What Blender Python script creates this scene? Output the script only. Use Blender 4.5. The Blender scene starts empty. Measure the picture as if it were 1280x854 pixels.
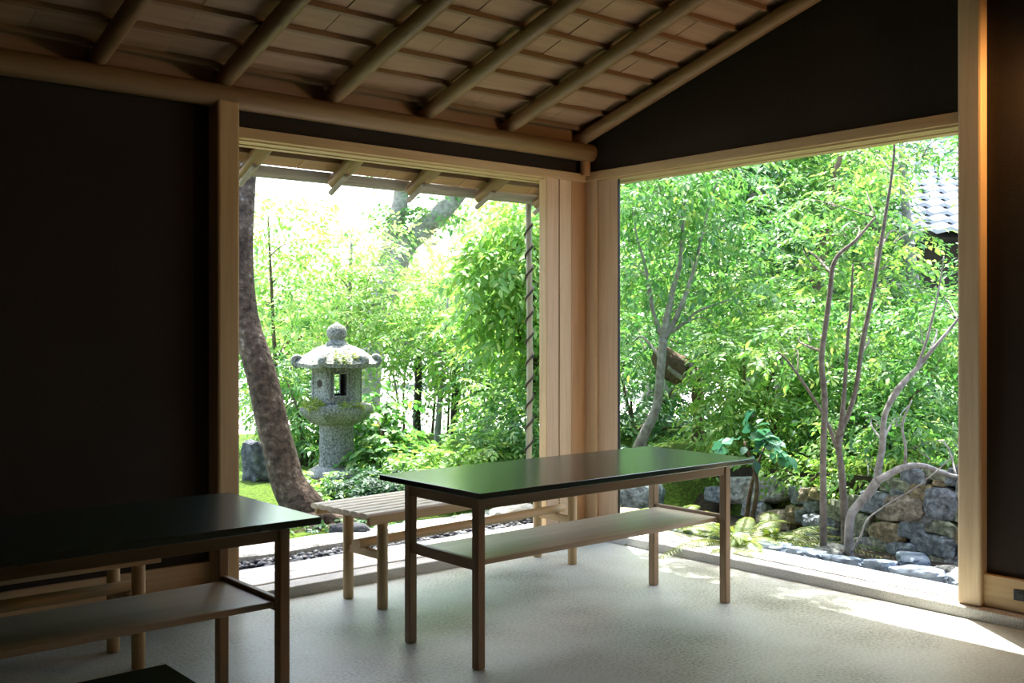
import bpy, bmesh, math, random
import numpy as np
from mathutils import Vector, Matrix, noise as mnoise

random.seed(7)
RNG = np.random.default_rng(11)
col = bpy.context.scene.collection
PI = math.pi

# ------------------------------------------------------------------ camera geometry
FPX, HX, HY, CAMZ = 1299.0, 640.0, 414.0, 1.33
CAM = Vector((-4.7205, -4.664, CAMZ))
ANG = math.radians(49.54)
FW = Vector((math.cos(ANG), math.sin(ANG), 0))
RT = Vector((math.sin(ANG), -math.cos(ANG), 0))


def W(px, py, d):
    """world point at distance d along the view for a position seen in the photograph"""
    return CAM + d * (FW + RT * ((px - HX) / FPX) + Vector((0, 0, (HY - py) / FPX)))


# ------------------------------------------------------------------ materials
def new_mat(name):
    m = bpy.data.materials.new(name)
    m.use_nodes = True
    nt = m.node_tree
    nt.nodes.clear()
    out = nt.nodes.new('ShaderNodeOutputMaterial')
    return m, nt, out


def N(nt, typ, **kw):
    n = nt.nodes.new(typ)
    for k, v in kw.items():
        if k in n.inputs.keys() if isinstance(k, str) else False:
            n.inputs[k].default_value = v
        else:
            setattr(n, k, v)
    return n


def ramp(nt, stops):
    r = nt.nodes.new('ShaderNodeValToRGB')
    el = r.color_ramp.elements
    while len(el) > 1:
        el.remove(el[-1])
    el[0].position = stops[0][0]
    el[0].color = (*stops[0][1], 1)
    for p, c in stops[1:]:
        e = el.new(p)
        e.color = (*c, 1)
    return r


def wood(name, c1, c2, axis='X', rough=0.5, grain=1.0, bump=0.08, spec=0.4):
    m, nt, out = new_mat(name)
    L = nt.links.new
    tc = N(nt, 'ShaderNodeTexCoord')
    oi = N(nt, 'ShaderNodeObjectInfo')
    add = N(nt, 'ShaderNodeVectorMath', operation='ADD')
    comb = N(nt, 'ShaderNodeVectorMath', operation='SCALE')
    comb.inputs[0].default_value = (7.0, 5.0, 9.0)
    L(oi.outputs['Random'], comb.inputs['Scale'])
    L(tc.outputs['Object'], add.inputs[0])
    L(comb.outputs[0], add.inputs[1])
    mp = N(nt, 'ShaderNodeMapping')
    s = {'X': (0.7, 14, 14), 'Y': (14, 0.7, 14), 'Z': (14, 14, 0.7)}[axis]
    mp.inputs['Scale'].default_value = tuple(v * grain for v in s)
    L(add.outputs[0], mp.inputs['Vector'])
    n1 = N(nt, 'ShaderNodeTexNoise')
    n1.inputs['Scale'].default_value = 2.2
    n1.inputs['Detail'].default_value = 5
    n1.inputs['Distortion'].default_value = 0.6
    L(mp.outputs[0], n1.inputs['Vector'])
    n2 = N(nt, 'ShaderNodeTexNoise')
    n2.inputs['Scale'].default_value = 11
    n2.inputs['Detail'].default_value = 3
    L(mp.outputs[0], n2.inputs['Vector'])
    mx = N(nt, 'ShaderNodeMath', operation='MULTIPLY_ADD')
    L(n2.outputs[0], mx.inputs[0])
    mx.inputs[1].default_value = 0.35
    L(n1.outputs[0], mx.inputs[2])
    r = ramp(nt, [(0.40, c1), (0.60, tuple((a + b) / 2 for a, b in zip(c1, c2))), (0.85, c2)])
    L(mx.outputs[0], r.inputs[0])
    b = N(nt, 'ShaderNodeBsdfPrincipled')
    b.inputs['Roughness'].default_value = rough
    b.inputs['Specular IOR Level'].default_value = spec
    L(r.outputs[0], b.inputs['Base Color'])
    bp = N(nt, 'ShaderNodeBump')
    bp.inputs['Strength'].default_value = bump
    bp.inputs['Distance'].default_value = 0.004
    L(mx.outputs[0], bp.inputs['Height'])
    L(bp.outputs[0], b.inputs['Normal'])
    L(b.outputs[0], out.inputs[0])
    return m


def speckle(name, stops, scale=40, rough=0.8, bump=0.3, detail=6, coarse=4.0, coarse_w=0.5, dist=0.004, obj_random=None, spec=0.3):
    """stone / plaster / soil: two noises mixed into a colour ramp"""
    m, nt, out = new_mat(name)
    L = nt.links.new
    tc = N(nt, 'ShaderNodeTexCoord')
    n1 = N(nt, 'ShaderNodeTexNoise')
    n1.inputs['Scale'].default_value = scale
    n1.inputs['Detail'].default_value = detail
    n2 = N(nt, 'ShaderNodeTexNoise')
    n2.inputs['Scale'].default_value = coarse
    n2.inputs['Detail'].default_value = 3
    L(tc.outputs['Object'], n1.inputs['Vector'])
    L(tc.outputs['Object'], n2.inputs['Vector'])
    mx = N(nt, 'ShaderNodeMix', data_type='FLOAT')
    mx.inputs[0].default_value = coarse_w
    L(n1.outputs[0], mx.inputs[2])
    L(n2.outputs[0], mx.inputs[3])
    r = ramp(nt, stops)
    L(mx.outputs[0], r.inputs[0])
    b = N(nt, 'ShaderNodeBsdfPrincipled')
    b.inputs['Roughness'].default_value = rough
    b.inputs['Specular IOR Level'].default_value = spec
    csock = r.outputs[0]
    if obj_random:
        oi = N(nt, 'ShaderNodeObjectInfo')
        rr = ramp(nt, obj_random)
        rr.color_ramp.interpolation = 'CONSTANT'
        L(oi.outputs['Random'], rr.inputs[0])
        mm = N(nt, 'ShaderNodeMix', data_type='RGBA', blend_type='MULTIPLY')
        mm.inputs[0].default_value = 1.0
        L(csock, mm.inputs[6])
        L(rr.outputs[0], mm.inputs[7])
        csock = mm.outputs[2]
    L(csock, b.inputs['Base Color'])
    bp = N(nt, 'ShaderNodeBump')
    bp.inputs['Strength'].default_value = bump
    bp.inputs['Distance'].default_value = dist
    L(n1.outputs[0], bp.inputs['Height'])
    L(bp.outputs[0], b.inputs['Normal'])
    L(b.outputs[0], out.inputs[0])
    return m


def leaf_mat(name, stops, trans=0.5, rough=0.5, gloss=0.045):
    m, nt, out = new_mat(name)
    L = nt.links.new
    g = N(nt, 'ShaderNodeNewGeometry')
    r = ramp(nt, stops)
    L(g.outputs['Random Per Island'], r.inputs[0])
    d = N(nt, 'ShaderNodeBsdfDiffuse')
    t = N(nt, 'ShaderNodeBsdfTranslucent')
    gl = N(nt, 'ShaderNodeBsdfGlossy')
    gl.inputs['Roughness'].default_value = rough
    gl.inputs['Color'].default_value = (0.9, 0.95, 1.0, 1)
    L(r.outputs[0], d.inputs['Color'])
    hs = N(nt, 'ShaderNodeHueSaturation')
    hs.inputs['Hue'].default_value = 0.495
    hs.inputs['Saturation'].default_value = 1.05
    hs.inputs['Value'].default_value = 1.2
    L(r.outputs[0], hs.inputs['Color'])
    L(hs.outputs[0], t.inputs['Color'])
    m1 = N(nt, 'ShaderNodeMixShader')
    m1.inputs[0].default_value = trans
    L(d.outputs[0], m1.inputs[1])
    L(t.outputs[0], m1.inputs[2])
    m2 = N(nt, 'ShaderNodeMixShader')
    m2.inputs[0].default_value = gloss
    L(m1.outputs[0], m2.inputs[1])
    L(gl.outputs[0], m2.inputs[2])
    L(m2.outputs[0], out.inputs[0])
    return m


M = {}
HIN1, HIN2 = (0.41, 0.27, 0.125), (0.53, 0.365, 0.19)
for ax in 'XYZ':
    M['hinoki' + ax] = wood('hinoki_' + ax, HIN1, HIN2, ax, 0.5)
    M['pole' + ax] = wood('pole_' + ax, (0.17, 0.10, 0.042), (0.26, 0.16, 0.073), ax, 0.42, 0.6)
    M['walnut' + ax] = wood('brown_' + ax, (0.25, 0.157, 0.08), (0.37, 0.245, 0.135), ax, 0.45)
M['hinokiPale'] = wood('hinoki_pale', (0.55, 0.40, 0.235), (0.68, 0.52, 0.34), 'Z', 0.5, 1.0)
M['hinokiWarm'] = wood('hinoki_warm', (0.40, 0.22, 0.10), (0.50, 0.30, 0.15), 'Z', 0.5, 1.0)
M['hinokiPink'] = wood('hinoki_pink', (0.50, 0.345, 0.215), (0.62, 0.45, 0.30), 'Z', 0.5, 1.3)
M['ceilboard'] = wood('ceiling_board', (0.29, 0.175, 0.105), (0.39, 0.25, 0.158), 'X', 0.6, 0.8)
M['eaveboard'] = wood('eave_board', (0.32, 0.18, 0.085), (0.42, 0.25, 0.13), 'X', 0.6, 0.8)
M['batten'] = wood('batten', (0.17, 0.10, 0.052), (0.25, 0.155, 0.085), 'X', 0.5)
M['greywood'] = wood('weathered_wood', (0.20, 0.18, 0.15), (0.36, 0.33, 0.28), 'X', 0.8, 0.8)
M['shelf'] = wood('shelf_board', (0.50, 0.40, 0.27), (0.62, 0.52, 0.37), 'X', 0.35)
M['slat'] = wood('bench_slat', (0.60, 0.50, 0.36), (0.73, 0.63, 0.48), 'X', 0.45)
M['plaster'] = speckle('dark_plaster', [(0.35, (0.030, 0.023, 0.018)), (0.65, (0.043, 0.034, 0.027))], 120, 0.95, 0.35, coarse=1.5, spec=0.1)
M['concrete'] = speckle('earthen_floor', [(0.34, (0.14, 0.135, 0.10)), (0.42, (0.32, 0.325, 0.265)), (0.50, (0.445, 0.475, 0.42)), (0.62, (0.55, 0.59, 0.54))], 75, 0.40, 0.06, 10, 1.3, 0.55, 0.003, spec=0.4)
M['granite'] = speckle('granite', [(0.35, (0.33, 0.31, 0.28)), (0.5, (0.52, 0.50, 0.46)), (0.62, (0.63, 0.61, 0.56))], 160, 0.75, 0.3, 4, 3, 0.3)
M['bordergranite'] = speckle('border_granite', [(0.3, (0.28, 0.28, 0.24)), (0.5, (0.50, 0.50, 0.46)), (0.7, (0.64, 0.63, 0.58))], 60, 0.85, 0.6, 6, 3, 0.4, 0.01)
M['rock'] = speckle('rock', [(0.34, (0.09, 0.09, 0.086)), (0.44, (0.22, 0.22, 0.21)), (0.54, (0.36, 0.36, 0.35)), (0.66, (0.56, 0.56, 0.54))], 26, 0.85, 1.0, 10, 5, 0.30, 0.03,
                    obj_random=[(0.0, (0.75, 0.85, 1.0)), (0.25, (0.95, 0.78, 0.50)), (0.40, (0.72, 0.85, 0.95)), (0.58, (0.85, 0.92, 0.70)), (0.72, (1.0, 0.85, 0.68)), (0.84, (0.95, 1.0, 1.05))])
M['darkrock'] = speckle('dark_rock', [(0.34, (0.02, 0.022, 0.026)), (0.5, (0.06, 0.065, 0.075)), (0.68, (0.17, 0.18, 0.19))], 20, 0.85, 0.9, 9, 4, 0.35, 0.02)
M['bluestone'] = speckle('blue_stone', [(0.30, (0.09, 0.12, 0.16)), (0.5, (0.20, 0.26, 0.32)), (0.7, (0.36, 0.42, 0.47))], 12, 0.6, 0.8, 7, 4, 0.4, 0.015)
M['lantern'] = speckle('lantern_stone', [(0.34, (0.06, 0.068, 0.05)), (0.45, (0.15, 0.16, 0.135)), (0.56, (0.265, 0.275, 0.25)), (0.70, (0.40, 0.41, 0.385))], 65, 0.9, 0.8, 9, 5, 0.30, 0.008)
M['soil'] = speckle('soil', [(0.3, (0.022, 0.018, 0.013)), (0.7, (0.07, 0.058, 0.042))], 30, 0.95, 0.8, 8, 5, 0.4, 0.02)
M['moss'] = speckle('moss', [(0.30, (0.045, 0.045, 0.02)), (0.44, (0.05, 0.085, 0.015)), (0.56, (0.085, 0.15, 0.02)), (0.72, (0.17, 0.24, 0.035))], 45, 0.95, 1.0, 9, 1.6, 0.5, 0.03, spec=0.1)
M['gravel'] = speckle('pale_gravel', [(0.3, (0.48, 0.46, 0.42)), (0.6, (0.62, 0.60, 0.55))], 60, 0.9, 0.4, 6, 1.0, 0.3)
M['pebble'] = speckle('pebble', [(0.40, (0.03, 0.034, 0.04)), (0.54, (0.075, 0.08, 0.09)), (0.60, (0.24, 0.24, 0.25)), (0.66, (0.55, 0.55, 0.54))], 9, 0.6, 0.3, 3, 22, 0.7, 0.004)
M['bark_dark'] = speckle('bark_dark', [(0.34, (0.03, 0.022, 0.016)), (0.5, (0.095, 0.068, 0.05)), (0.60, (0.16, 0.12, 0.09)), (0.68, (0.36, 0.36, 0.30))], 26, 0.9, 1.0, 8, 5, 0.35, 0.02)
M['bark_grey'] = speckle('bark_grey', [(0.3, (0.13, 0.115, 0.10)), (0.5, (0.30, 0.28, 0.26)), (0.7, (0.46, 0.45, 0.42))], 26, 0.85, 0.7, 6, 6, 0.4, 0.01)
M['bark_brown'] = speckle('bark_brown', [(0.3, (0.05, 0.035, 0.024)), (0.7, (0.20, 0.14, 0.095))], 30, 0.9, 0.7, 6, 6, 0.4, 0.01)
M['bark_stem'] = speckle('bark_stem', [(0.3, (0.10, 0.085, 0.07)), (0.7, (0.30, 0.26, 0.22))], 30, 0.9, 0.7, 6, 6, 0.4, 0.01)
M['bark_black'] = speckle('bark_black', [(0.3, (0.02, 0.018, 0.015)), (0.7, (0.07, 0.06, 0.05))], 30, 0.9, 0.7, 6, 6, 0.4, 0.01)
M['bamboo'] = wood('bamboo', (0.20, 0.19, 0.13), (0.33, 0.31, 0.22), 'Z', 0.5)
M['rope'] = speckle('rope', [(0.3, (0.02, 0.018, 0.014)), (0.7, (0.07, 0.06, 0.045))], 80, 0.9, 0.5)
M['rooftile'] = speckle('roof_tile', [(0.3, (0.30, 0.31, 0.33)), (0.7, (0.48, 0.49, 0.51))], 20, 0.5, 0.3, 4, 3, 0.4)
M['darktimber'] = wood('dark_timber', (0.012, 0.010, 0.008), (0.03, 0.024, 0.02), 'Z', 0.7)


def simple(name, c, rough=0.5, metal=0.0, spec=0.5, emit=None, es=0):
    m, nt, out = new_mat(name)
    b = N(nt, 'ShaderNodeBsdfPrincipled')
    tc = N(nt, 'ShaderNodeTexCoord')
    n1 = N(nt, 'ShaderNodeTexNoise')
    n1.inputs['Scale'].default_value = 30
    nt.links.new(tc.outputs['Object'], n1.inputs['Vector'])
    r = ramp(nt, [(0.35, tuple(v * 0.9 for v in c)), (0.65, tuple(min(1, v * 1.1) for v in c))])
    nt.links.new(n1.outputs[0], r.inputs[0])
    nt.links.new(r.outputs[0], b.inputs['Base Color'])
    b.inputs['Roughness'].default_value = rough
    b.inputs['Metallic'].default_value = metal
    b.inputs['Specular IOR Level'].default_value = spec
    if emit:
        b.inputs['Emission Color'].default_value = (*emit, 1)
        b.inputs['Emission Strength'].default_value = es
    nt.links.new(b.outputs[0], out.inputs[0])
    return m


M['laminate'] = simple('black_laminate', (0.015, 0.038, 0.030), 0.20, 0, 1.0)
M['laminate_edge'] = simple('black_edge', (0.010, 0.011, 0.013), 0.45, 0, 0.4)
M['darkmetal'] = simple('dark_metal', (0.02, 0.022, 0.028), 0.45, 0.6)
M['brass'] = simple('lamp_brass', (0.30, 0.18, 0.07), 0.35, 0.9)
M['bulb'] = simple('lamp_bulb', (0.9, 0.7, 0.4), 0.4, 0, 0.5, (1.0, 0.55, 0.18), 12)

M['leaf_lime'] = leaf_mat('leaf_lime', [(0.0, (0.125, 0.30, 0.05)), (0.4, (0.19, 0.40, 0.07)), (0.8, (0.28, 0.47, 0.095)), (1.0, (0.44, 0.54, 0.14))], 0.5)
M['leaf_fresh'] = leaf_mat('leaf_fresh', [(0.0, (0.065, 0.20, 0.045)), (0.5, (0.11, 0.29, 0.06)), (0.85, (0.175, 0.36, 0.08)), (1.0, (0.33, 0.44, 0.10))], 0.48)
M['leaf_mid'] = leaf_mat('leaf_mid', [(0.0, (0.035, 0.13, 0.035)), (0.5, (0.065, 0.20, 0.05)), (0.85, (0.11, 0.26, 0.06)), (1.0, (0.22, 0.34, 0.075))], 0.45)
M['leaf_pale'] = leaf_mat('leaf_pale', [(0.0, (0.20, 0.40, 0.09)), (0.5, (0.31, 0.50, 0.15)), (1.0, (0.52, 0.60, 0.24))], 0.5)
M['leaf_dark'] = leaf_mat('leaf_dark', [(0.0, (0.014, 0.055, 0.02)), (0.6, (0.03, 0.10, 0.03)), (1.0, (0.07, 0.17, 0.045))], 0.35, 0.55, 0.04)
M['leaf_blue'] = leaf_mat('leaf_blue', [(0.0, (0.03, 0.13, 0.08)), (1.0, (0.08, 0.24, 0.12))], 0.35, 0.5, 0.05)
M['fern'] = leaf_mat('fern', [(0.0, (0.11, 0.21, 0.022)), (0.6, (0.21, 0.29, 0.035)), (1.0, (0.36, 0.36, 0.10))], 0.5)
M['mosstuft'] = leaf_mat('moss_tuft', [(0.0, (0.12, 0.22, 0.02)), (1.0, (0.38, 0.45, 0.06))], 0.4)


# ------------------------------------------------------------------ mesh helpers
def link(o, parent=None):
    col.objects.link(o)
    if parent is not None:
        o.parent = parent
    return o


def bm_obj(name, bm, mat, parent=None, smooth=False, loc=None, rot=None, angle=None):
    me = bpy.data.meshes.new(name)
    bmesh.ops.recalc_face_normals(bm, faces=bm.faces)
    bm.to_mesh(me)
    bm.free()
    mats = mat if isinstance(mat, (list, tuple)) else [mat]
    for m in mats:
        me.materials.append(m)
    if smooth:
        me.shade_smooth()
        if angle is not None:
            me.set_sharp_from_angle(angle=angle)
    o = bpy.data.objects.new(name, me)
    link(o, parent)
    if loc is not None:
        o.location = loc
    if rot is not None:
        o.rotation_euler = rot
    return o


def thing(name, label, cat, loc=(0, 0, 0), rz=0.0, group=None, kind=None):
    o = bpy.data.objects.new(name, None)
    o.empty_display_size = 0.1
    link(o)
    o.location = loc
    o.rotation_euler = (0, 0, rz)
    tag(o, label, cat, group, kind)
    return o


def tag(o, label=None, cat=None, group=None, kind=None):
    if label:
        o['label'] = label
    if cat:
        o['category'] = cat
    if group:
        o['group'] = group
    if kind:
        o['kind'] = kind
    return o


def box(bm, lo, hi, bev=0.0, seg=2, mi=0):
    t = bmesh.new()
    bmesh.ops.create_cube(t, size=1)
    lo = Vector(lo)
    hi = Vector(hi)
    for v in t.verts:
        v.co = Vector(((lo[i] + hi[i]) / 2 + v.co[i] * (hi[i] - lo[i]) for i in range(3)))
    if bev > 0:
        bmesh.ops.bevel(t, geom=list(t.edges), offset=bev, segments=seg, profile=0.5, affect='EDGES')
    merge(bm, t, mi)


def merge(bm, t, mi=0, mat=None):
    vm = {}
    for v in t.verts:
        vm[v] = bm.verts.new(mat @ v.co if mat else v.co)
    for f in t.faces:
        try:
            nf = bm.faces.new([vm[v] for v in f.verts])
            nf.material_index = mi
            nf.smooth = f.smooth
        except ValueError:
            pass
    t.free()


def tube(bm, pts, radii, seg=10, cap=True, mi=0, jitter=0.0, flat=(1, 1)):
    pts = [Vector(p) for p in pts]
    n = len(pts)
    rings = []
    up = Vector((0, 0, 1))
    prev = None
    for i, p in enumerate(pts):
        d = (pts[min(i + 1, n - 1)] - pts[max(i - 1, 0)]).normalized()
        if prev is None:
            a = d.cross(up)
            if a.length < 1e-3:
                a = d.cross(Vector((1, 0, 0)))
            a.normalize()
        else:
            a = (prev - d * prev.dot(d)).normalized()
        prev = a
        b = d.cross(a)
        r = radii[i] if hasattr(radii, '__len__') else radii
        ring = []
        for k in range(seg):
            th = 2 * PI * k / seg
            rr = r * (1 + (jitter * mnoise.noise(Vector((p.x * 3 + k * 1.7, p.y * 3, p.z * 2.3))) if jitter else 0))
            ring.append(bm.verts.new(p + a * math.cos(th) * rr * flat[0] + b * math.sin(th) * rr * flat[1]))
        rings.append(ring)
    for i in range(n - 1):
        for k in range(seg):
            f = bm.faces.new((rings[i][k], rings[i][(k + 1) % seg], rings[i + 1][(k + 1) % seg], rings[i + 1][k]))
            f.material_index = mi
    if cap:
        for rg in (rings[0], rings[-1]):
            f = bm.faces.new(rg)
            f.material_index = mi


def lathe(bm, prof, seg=24, center=(0, 0), ang0=0.0, cap=True):
    rings = []
    for r, z in prof:
        rings.append([bm.verts.new((center[0] + r * math.cos(ang0 + 2 * PI * k / seg), center[1] + r * math.sin(ang0 + 2 * PI * k / seg), z)) for k in range(seg)])
    for i in range(len(rings) - 1):
        for k in range(seg):
            bm.faces.new((rings[i][k], rings[i][(k + 1) % seg], rings[i + 1][(k + 1) % seg], rings[i + 1][k]))
    if cap:
        bm.faces.new(rings[0])
        bm.faces.new(rings[-1])


def smooth_path(pts, sub=5):
    """Catmull-Rom through points of (Vector, radius)"""
    P = [Vector(p) for p, r in pts]
    R = [r for p, r in pts]
    if len(P) < 3:
        return P, R
    out, rad = [], []
    for i in range(len(P) - 1):
        p0, p1, p2, p3 = P[max(i - 1, 0)], P[i], P[i + 1], P[min(i + 2, len(P) - 1)]
        for s in range(sub):
            t = s / sub
            out.append(0.5 * ((2 * p1) + (p2 - p0) * t + (2 * p0 - 5 * p1 + 4 * p2 - p3) * t * t + (3 * p1 - p0 - 3 * p2 + p3) * t ** 3))
            rad.append(R[i] * (1 - t) + R[i + 1] * t)
    out.append(P[-1])
    rad.append(R[-1])
    return out, rad


def np_obj(name, verts, faces_flat, sizes, mat, parent=None, smooth=False):
    me = bpy.data.meshes.new(name)
    nv = len(verts)
    me.vertices.add(nv)
    me.vertices.foreach_set('co', np.asarray(verts, dtype=np.float32).ravel())
    me.loops.add(len(faces_flat))
    me.loops.foreach_set('vertex_index', np.asarray(faces_flat, dtype=np.int32))
    starts = np.concatenate(([0], np.cumsum(sizes)[:-1])).astype(np.int32)
    me.polygons.add(len(sizes))
    me.polygons.foreach_set('loop_start', starts)
    if smooth:
        me.polygons.foreach_set('use_smooth', np.ones(len(sizes), dtype=bool))
    me.update(calc_edges=True)
    me.materials.append(mat)
    o = bpy.data.objects.new(name, me)
    link(o, parent)
    return o


def unit(a):
    return a / (np.linalg.norm(a, axis=-1, keepdims=True) + 1e-9)


def leaf_geo(pos, d, nrm, Ln, Wd, hi=True):
    """arrays of verts / faces for a set of folded leaves"""
    n = len(pos)
    d = unit(d)
    side = unit(np.cross(d, nrm))
    nn = np.cross(side, d)
    Ln = Ln[:, None]
    Wd = Wd[:, None]
    if hi:
        b = pos
        m1 = pos + d * Ln * 0.33 - nn * Ln * 0.0
        m2 = pos + d * Ln * 0.68 - nn * Ln * 0.05
        t = pos + d * Ln - nn * Ln * 0.16
        l1 = m1 + side * Wd * 0.48 + nn * Wd * 0.14
        r1 = m1 - side * Wd * 0.48 + nn * Wd * 0.14
        l2 = m2 + side * Wd * 0.40 + nn * Wd * 0.10
        r2 = m2 - side * Wd * 0.40 + nn * Wd * 0.10
        V = np.stack([b, m1, l1, r1, m2, l2, r2, t], 1).reshape(-1, 3)
        tri = np.array([0, 2, 1, 0, 1, 3, 1, 2, 5, 4, 1, 4, 6, 3, 4, 5, 7, 4, 7, 6])
        sz = np.array([3, 3, 4, 4, 3, 3])
        k = 8
    else:
        m = pos + d * Ln * 0.5
        t = pos + d * Ln - nn * Ln * 0.1
        l = m + side * Wd * 0.5 + nn * Wd * 0.12
        r = m - side * Wd * 0.5 + nn * Wd * 0.12
        V = np.stack([pos, l, t, r], 1).reshape(-1, 3)
        tri = np.array([0, 1, 2, 0, 2, 3])
        sz = np.array([3, 3])
        k = 4
    F = (tri[None, :] + (np.arange(n) * k)[:, None]).ravel()
    S = np.tile(sz, n)
    return V, F, S


def sprays(blobs, leafL, leafW, k=9, twigL=0.3, droop=0.25, hi=True, flat=0.45, shell=0.55, rng=RNG):
    """leaves set alternately along twigs that fill ellipsoids; blobs: (centre, (rx,ry,rz), n_twigs)"""
    P, D, NR, LL, WW = [], [], [], [], []
    for c, r, n in blobs:
        n = max(4, int(n * (1.65 if leafL > .05 and k > 5 else 1.0)))
        c = np.array(c)
        r = np.array(r if hasattr(r, '__len__') else (r, r, r * 0.8))
        u = unit(rng.normal(size=(n, 3)))
        rad = shell + (1 - shell) * rng.random((n, 1)) ** 0.6
        rad = np.where(rng.random((n, 1)) < 0.25, rng.random((n, 1)), rad)
        st = c + u * r * rad
        td = u + rng.normal(size=(n, 3)) * 0.45
        td[:, 2] *= flat
        td[:, 2] -= droop * 0.6
        td = unit(td)
        tl = twigL * (0.6 + 0.8 * rng.random((n, 1)))
        tup = unit(np.array([0, 0, 1.0]) + rng.normal(size=(n, 3)) * 0.35)
        ts = unit(np.cross(td, tup))
        for j in range(k):
            f = (j + 0.3 + 0.4 * rng.random((n, 1))) / k
            sg = 1 if j % 2 == 0 else -1
            if j == k - 1:
                sg = 0.15
            p = st + td * tl * f - np.array([0, 0, 1]) * tl * droop * f * f
            ld = unit(td * 0.65 + ts * sg * (0.75 + 0.3 * rng.random((n, 1))) - np.array([0, 0, 1]) * droop * (0.5 + rng.random((n, 1))) + rng.normal(size=(n, 3)) * 0.15)
            P.append(p)
            D.append(ld)
            NR.append(unit(tup + rng.normal(size=(n, 3)) * 0.26))
            s = (0.65 + 0.6 * rng.random(n)) * (0.92 if leafL > .05 and k > 5 else 1.0)
            LL.append(leafL * s)
            WW.append(leafW * s)
    return leaf_geo(np.concatenate(P), np.concatenate(D), np.concatenate(NR), np.concatenate(LL), np.concatenate(WW), hi)


def foliage(name, blobs, mat, parent=None, origin=(0, 0, 0), **kw):
    V, F, S = sprays(blobs, **kw)
    return np_obj(name, V - np.array(origin), F, S, mat, parent)


def tree(name, label, cat, base, stems, blobs, leaf, bark, leafL=0.07, leafW=0.03, group=None, branch_r=0.012, seg=10, extra=None, nbranch=True, jitter=0.15, **kw):
    base = Vector(base)
    root = thing(name, label, cat, base, group=group)
    bm = bmesh.new()
    knots = []
    for st in stems:
        P, R = smooth_path([(Vector(p) - base, r) for p, r in st], 5)
        tube(bm, P, R, seg, jitter=jitter)
        knots += list(zip(P, R))
    if nbranch and knots:
        rr = random.Random(len(blobs) * 13 + 5)
        for c, r, n in blobs:
            c = Vector(c) - base
            rx = r[0] if hasattr(r, '__len__') else r
            cand = sorted(knots, key=lambda kr: (kr[0] - c).length + 0.9 * max(0, kr[0].z - c.z + 0.1))[0]
            s, sr = cand
            r0 = min(sr * 0.65, branch_r * (1 + rx))
            for q in range(3):
                tgt = c + Vector((rr.uniform(-.6, .6), rr.uniform(-.6, .6), rr.uniform(-.3, .5))) * rx if q else c
                mid = s.lerp(tgt, 0.5) + Vector((rr.uniform(-.15, .15), rr.uniform(-.15, .15), rr.uniform(0, .2))) * (tgt - s).length
                a = s if q == 0 else s.lerp(c, 0.55)
                if q:
                    mid = a.lerp(tgt, 0.5) + Vector((rr.uniform(-.1, .1), rr.uniform(-.1, .1), rr.uniform(0, .1))) * rx
                pp, pr = smooth_path([(a, r0 if q == 0 else r0 * 0.5), (mid, r0 * (0.7 if q == 0 else .35)), (tgt, r0 * 0.25)], 4)
                tube(bm, pp, pr, 6)
    bm_obj('trunk', bm, bark, root, smooth=True)
    if blobs:
        foliage('foliage', blobs, leaf, root, base, leafL=leafL, leafW=leafW, **kw)
    return root


def rock_bm(size, seed, rough=0.18, sub=4, boxy=0.55):
    bm = bmesh.new()
    bmesh.ops.create_icosphere(bm, subdivisions=sub, radius=1)
    o = Vector((seed * 3.1, seed * 1.7, seed * 0.9))
    for v in bm.verts:
        p = v.co.copy()
        q = Vector([math.copysign(abs(c) ** boxy, c) for c in p])
        q = q / max(abs(q.x), abs(q.y), abs(q.z)) * 0.5 + p * 0.5
        q = q * (1 + rough * mnoise.noise(p * 1.1 + o) + rough * 0.5 * mnoise.noise(p * 2.7 + o) + rough * 0.28 * mnoise.noise(p * 6 + o) + rough * 0.12 * mnoise.noise(p * 15 + o))
        v.co = Vector((q.x * size[0], q.y * size[1], q.z * size[2]))
    return bm


# ================================================================== ROOM SHELL
def structure(o, label=None):
    o['kind'] = 'structure'
    if label:
        o['label'] = label
    return o


# floor
bm = bmesh.new()
box(bm, (-9.2, -9.2, -0.3), (0.02, 0.02, 0.0))
structure(bm_obj('floor', bm, M['concrete']), 'pale grey-green earthen floor of the room')

# granite sill kerbs under the openings
bm = bmesh.new()
box(bm, (-9.2, 0.0, -0.25), (0.36, 0.13, 0.052), 0.006)
box(bm, (-9.2, 0.135, -0.25), (0.36, 0.30, 0.056), 0.004)
box(bm, (-9.2, 0.305, -0.25), (0.36, 0.50, 0.054), 0.006)
structure(bm_obj('trim_1', bm, M['granite']), 'granite sill kerb under the left garden opening')
bm = bmesh.new()
box(bm, (0.0, -9.2, -0.25), (0.11, -0.002, 0.052), 0.006)
box(bm, (0.115, -9.2, -0.25), (0.215, -0.002, 0.056), 0.004)
box(bm, (0.22, -9.2, -0.25), (0.36, -0.002, 0.054), 0.006)
structure(bm_obj('trim_2', bm, M['granite']), 'granite sill kerb under the right garden opening')

# plaster walls
bm = bmesh.new()
box(bm, (-9.2, 0.20, 0.05), (-2.47, 0.285, 2.75))
box(bm, (-2.47, 0.215, 2.345), (0.10, 0.28, 2.62))
structure(bm_obj('wall_back', bm, M['plaster']), 'dark brown plaster wall left of the left garden opening')
bm = bmesh.new()


def prism_x(bm, x0, x1, yz):
    a = [bm.verts.new((x0, y, z)) for y, z in yz]
    b = [bm.verts.new((x1, y, z)) for y, z in yz]
    bm.faces.new(a)
    bm.faces.new(list(reversed(b)))
    n = len(yz)
    for i in range(n):
        bm.faces.new((a[i], b[i], b[(i + 1) % n], a[(i + 1) % n]))


SL = 0.295
RIDGE = -4.6


def roofz(y, z0=2.66):
    return z0 - SL * y if y > RIDGE else z0 - SL * RIDGE - SL * (RIDGE - y)


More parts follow.
